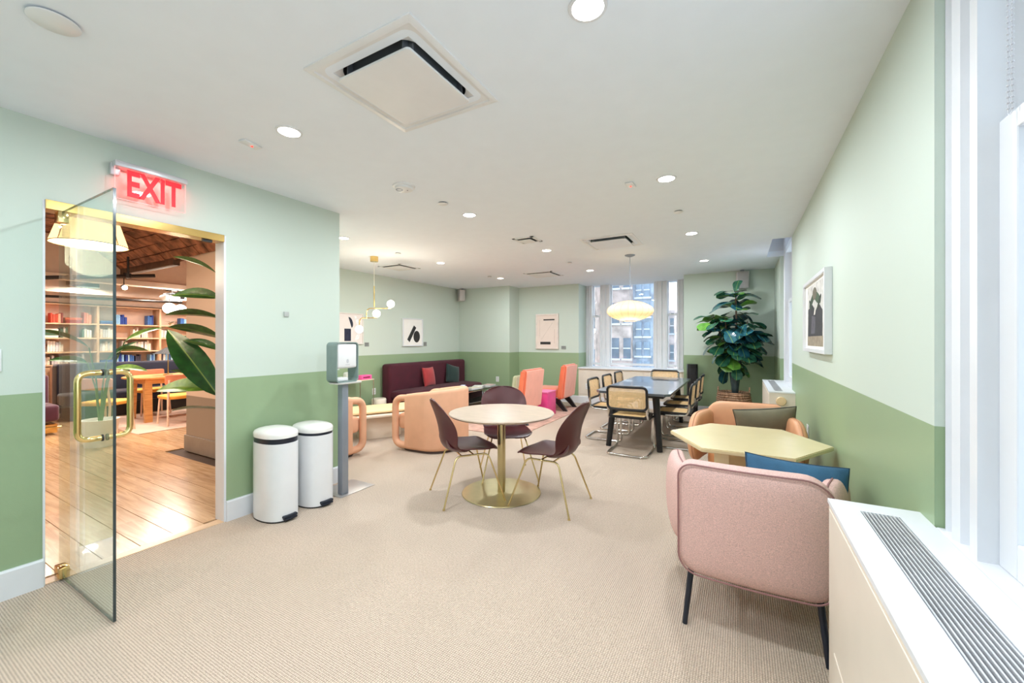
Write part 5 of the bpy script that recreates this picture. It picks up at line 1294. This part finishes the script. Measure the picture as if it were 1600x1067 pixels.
# chrome side table by the far wall with pink box, tissue box, humidifier
t = thing('side_table', 'tall thin chrome side table against the green wall behind the dispenser', 'side table', (-5.80, 4.60, 0))
bm = B(); box(bm, -0.18, 0.18, -0.45, 0.45, 0.700, 0.715, bev=0.003); obj('top', bm, mat('pale_top', (226, 210, 186), 0.4), t)
for sx in (-1, 1):
    for sy in (-1, 1):
        bm = B(); cyl(bm, (sx*0.17, sy*0.44, 0), (sx*0.17, sy*0.44, 0.70), 0.008, seg=10); obj('leg', bm, chrome, t)
bm = B(); box(bm, -0.06, 0.06, -0.11, 0.11, 0, 0.075, bev=0.003); o = obj('pink_box', bm, mat('hot_pink_card', (236, 92, 160), 0.5), loc=(-5.70, 4.90, 0.7155)); tag(o, 'hot pink carton with dark red print on the chrome side table', 'box')
bm = B(); box(bm, 0.0605, 0.0612, -0.075, 0.075, 0.028, 0.048); obj('print', bm, mat('dark_red_print', (130, 20, 60), 0.5), o)
bm = B(); puff(bm, rrect(0.16, 0.20, 0.05), 0.13, p=4, M=T(0, 0, 0.065)); o = obj('tissue_box', bm, whiteM, loc=(-5.90, 4.76, 0.7155)); tag(o, 'white rounded tissue box behind the hot pink carton', 'tissue box')
t = thing('humidifier', 'white cylindrical humidifier on a dark base by the sofa end', 'humidifier', (-5.80, 5.32, 0))
bm = B(); cyl(bm, (0, 0, 0.0), (0, 0, 0.12), 0.11, seg=28); obj('base', bm, blackW, t)
bm = B(); lathe(bm, [(0, 0.12), (0.125, 0.12), (0.13, 0.13), (0.13, 0.31), (0.12, 0.325), (0, 0.325)], 32); obj('tank', bm, mat('off_white_plastic', (226, 214, 198), 0.4), t)

# ================================================================== WALL ART, PLAQUES, OUTLETS
def frame(name, label, loc, rz, w, h, art, fw=0.018, depth=0.035, fm=None, paper=(238, 236, 230)):
    """local: picture faces -Y, x right, z up, back on y=0"""
    t = thing(name, label, 'picture', loc, rz); fm = fm or white
    for (x0, x1, z0, z1) in ((-w/2, w/2, -h/2, -h/2+fw), (-w/2, w/2, h/2-fw, h/2), (-w/2, -w/2+fw, -h/2+fw, h/2-fw), (w/2-fw, w/2, -h/2+fw, h/2-fw)):
        bm = B(); box(bm, x0, x1, -depth, 0, z0, z1, bev=0.0015, seg=1); obj('frame_bar', bm, fm, t, False)
    bm = B(); box(bm, -w/2+fw, w/2-fw, -depth*0.6, -0.002, -h/2+fw, h/2-fw); pp = obj('print', bm, mat('paper_%d_%d' % paper[:2], paper, 0.8, var=0.01), t, False)
    for pts, c in art:
        bm = B(); n = len(pts); y_ = -depth*0.6-0.0006-0.0002*art.index((pts, c))
        vs = [bm.verts.new((x, y_, z)) for x, z in pts]; bm.faces.new(vs)
        obj('printed_shape', bm, mat('ink_%d_%d_%d' % c, c, 0.7, var=0.12, scale=25), pp, False)
    return t
def oval(cx, cz, rx, rz_, n=24, a0=0, a1=2*PI, rot=0):
    out = []
    for i in range(n):
        a = a0+(a1-a0)*i/(n-1 if a1-a0 < 2*PI-0.01 else n); x, z = rx*math.cos(a), rz_*math.sin(a)
        out.append((cx+x*math.cos(rot)-z*math.sin(rot), cz+x*math.sin(rot)+z*math.cos(rot)))
    return out
rect = lambda x0, x1, z0, z1: [(x0, z0), (x1, z0), (x1, z1), (x0, z1)]
ink = (40, 38, 36)
# far left wall faces +X : rz = +90deg maps local -Y to +X
frame('framed_print', 'white framed print of a black slanted bar and oval above the sofa', (XF+0.001, 6.497, 1.56), PI/2, 0.60, 0.585,
      [([(-0.17, -0.15), (-0.10, -0.21), (0.10, 0.10), (0.03, 0.15)], ink), (oval(0.115, -0.09, 0.10, 0.125), ink)])
frame('framed_print', 'pink toned print with dark blue crescent and square behind the brass pendant', (XF+0.001, 4.90, 1.60), PI/2, 0.58, 0.56,
      [(rect(-0.12, 0.02, -0.22, 0.0), (28, 34, 58)), (oval(0.0, 0.11, 0.06, 0.10, 16, -PI/2, PI/2, 0.35), (30, 36, 56)), (oval(0.12, 0.14, 0.06, 0.10, 16, -PI/2, PI/2, 0.35), (240, 240, 240)), (oval(0.14, -0.12, 0.07, 0.10, 16, -PI/2, PI/2, -0.5), (242, 240, 240))], paper=(226, 218, 214), fm=mat('pale_frame', (220, 216, 210), 0.5))
frame('framed_print', 'tall white framed relief with two black bars on the back wall', (-3.905, 8.619, 1.595), 0, 0.57, 0.81,
      [(rect(-0.09, 0.19, 0.255, 0.285), ink), (rect(-0.17, 0.09, -0.30, -0.24), ink), (rect(0.185, 0.19, -0.28, 0.05), (176, 160, 148)), (rect(-0.19, -0.186, -0.12, 0.27), (176, 160, 148)), ([(-0.14, -0.18), (-0.134, -0.18), (0.14, 0.2), (0.134, 0.2)], (190, 176, 164))], fw=0.035, paper=(230, 214, 202), fm=mat('warm_frame', (228, 216, 206), 0.5))
# right wall faces -X : rz = -90deg
art = [(rect(-0.38, 0.38, -0.25, 0.25), (206, 204, 200)), (rect(-0.38, 0.38, -0.25, -0.17), (150, 138, 120)),
       ([(-0.36, -0.17), (0.36, -0.17), (0.36, 0.02), (0.2, 0.08), (0.05, 0.03), (-0.12, 0.09), (-0.34, 0.06)], (44, 44, 50)),
       ([(-0.2, -0.15), (0.02, -0.15), (0.05, -0.02), (-0.14, 0.0)], (84, 82, 92)), (oval(-0.12, 0.13, 0.17, 0.035, rot=0.3), (40, 66, 44)), (oval(0.12, 0.13, 0.17, 0.04, rot=-0.25), (58, 84, 58)),
       (oval(0.0, 0.17, 0.10, 0.05), (104, 98, 80)), (oval(-0.2, 0.09, 0.1, 0.02, rot=-0.5), (34, 54, 38)), (oval(0.22, 0.09, 0.1, 0.022, rot=0.5), (30, 50, 36)), ([(-0.03, 0.0), (0.03, 0.0), (0.09, 0.06), (0.0, 0.05)], (226, 222, 214))]
frame('framed_photo', 'white framed dark plant photograph on the right wall above the hexagonal table', (XR-0.001, 4.015, 1.60), -PI/2, 1.09, 0.60, art, fw=0.03, depth=0.045)
def plaque(loc, rz, w, h, label):
    t = thing('wall_plaque', label, 'plaque', loc, rz, 'small grey art plaques')
    bm = B(); box(bm, -w/2, w/2, -0.008, 0, -h/2, h/2, bev=0.002, seg=1); o_ = obj('plate', bm, mat('plaque_grey', (140, 144, 140), 0.5), t)
    for i in range(3):
        bm = B(); box(bm, -w*0.35, w*0.3-0.01*i, -0.0086, -0.008, h*0.22-i*h*0.22, h*0.28-i*h*0.22); obj('engraved_line', bm, mat('plaque_dark', (86, 90, 88), 0.6), o_, False)
plaque((XF+0.001, 5.29, 1.315), PI/2, 0.10, 0.075, 'grey plaque right of the pink toned print')
plaque((XF+0.001, 6.90, 1.31), PI/2, 0.10, 0.09, 'grey plaque right of the slanted bar print')
plaque((-3.50, 8.619, 1.225), 0, 0.11, 0.075, 'grey plaque right of the tall relief on the back wall')
def outlet(loc, rz, label):
    t = thing('wall_outlet', label, 'outlet', loc, rz, 'white wall outlets')
    bm = B(); box(bm, -0.04, 0.04, -0.008, 0, -0.06, 0.06, bev=0.002, seg=1); p_ = obj('plate', bm, whiteM, t)
    for z in (-0.025, 0.025):
        bm = B(); box(bm, -0.018, 0.018, -0.011, -0.008, z-0.015, z+0.015, bev=0.002, seg=1); obj('socket', bm, mat('socket_white', (210, 210, 206), 0.5), p_)
outlet((-4.97, 8.149, 0.48), 0, 'white outlet on the back wall left of the coral armchairs')
outlet((XF+0.001, 5.46, 0.42), PI/2, 'white outlet by the sofa end above the humidifier')
outlet((XR-0.001, 4.60, 0.56), -PI/2, 'white outlet on the right wall past the hexagonal table')
outlet((-2.93, 8.5915, 0.38), 0, 'white outlet on the panel under the back window')

# ================================================================== OUTSIDE the back window
def facade(x0, x1, y, z0, z1, c, label, wx, wz, ww, wh, wc, side=None):
    t = thing('building', label, 'building', (0, 0, 0), 0)
    bm = B(); box(bm, x0, x1, y, y+4, z0, z1); obj('wall', bm, mat('facade_%d_%d' % c[:2], c, 0.9, var=0.16, scale=2.2, bump=0.3, bscale=8), t, False)
    gm = mat('far_glass_%d' % wc[0], wc, 0.15, var=0.3, scale=0.7); fmt = mat('far_frame', (206, 210, 214), 0.6)
    me = fr = None
    z = z0+1.0
    while z < z1-wh:
        x = x0+wx*0.4
        while x < x1-ww:
            if me is None:
                bm = B(); box(bm, 0, ww, -0.06, 0, 0, wh); o = obj('window', bm, gm, t, False); o.location = (x, y, z); me = o.data
                bm = B(); box(bm, -0.08, ww+0.08, -0.14, 0, -0.1, 0); box(bm, 0, ww, -0.09, -0.06, wh*0.5-0.03, wh*0.5+0.03); o2 = obj('window_sill', bm, fmt, o, False); fr = o2.data
            else:
                o = share('window', me, t, T(x, y, z)); share('window_sill', fr, o, Matrix.Identity(4))
            x += wx
        z += wz
    return t
facade(-9.2, -6.7, 21.0, -12, 16, (196, 178, 170), 'pale brick building in the left sash of the back window', 1.25, 2.6, 0.7, 1.5, (120, 130, 140))
facade(-6.35, -5.1, 22.0, -12, 16, (186, 172, 168), 'brown grey brick building behind the middle of the back window', 0.62, 1.9, 0.38, 1.1, (104, 118, 136))
facade(-5.1, -3.98, 22.5, -12, 18, (156, 168, 184), 'blue grey glass and scaffold building right of the brick one', 0.42, 1.05, 0.30, 0.75, (134, 152, 172))
facade(-3.86, -3.45, 26.0, -12, 3.2, (206, 190, 186), 'narrow pink brick building in the right sash of the back window', 0.45, 1.6, 0.2, 0.9, (130, 140, 150))
bm = B(); box(bm, -40, 40, 9.6, 60, -12.2, -12); tag(obj('street', bm, mat('asphalt', (120, 120, 122), 0.9)), 'street far below outside the back window', 'street')
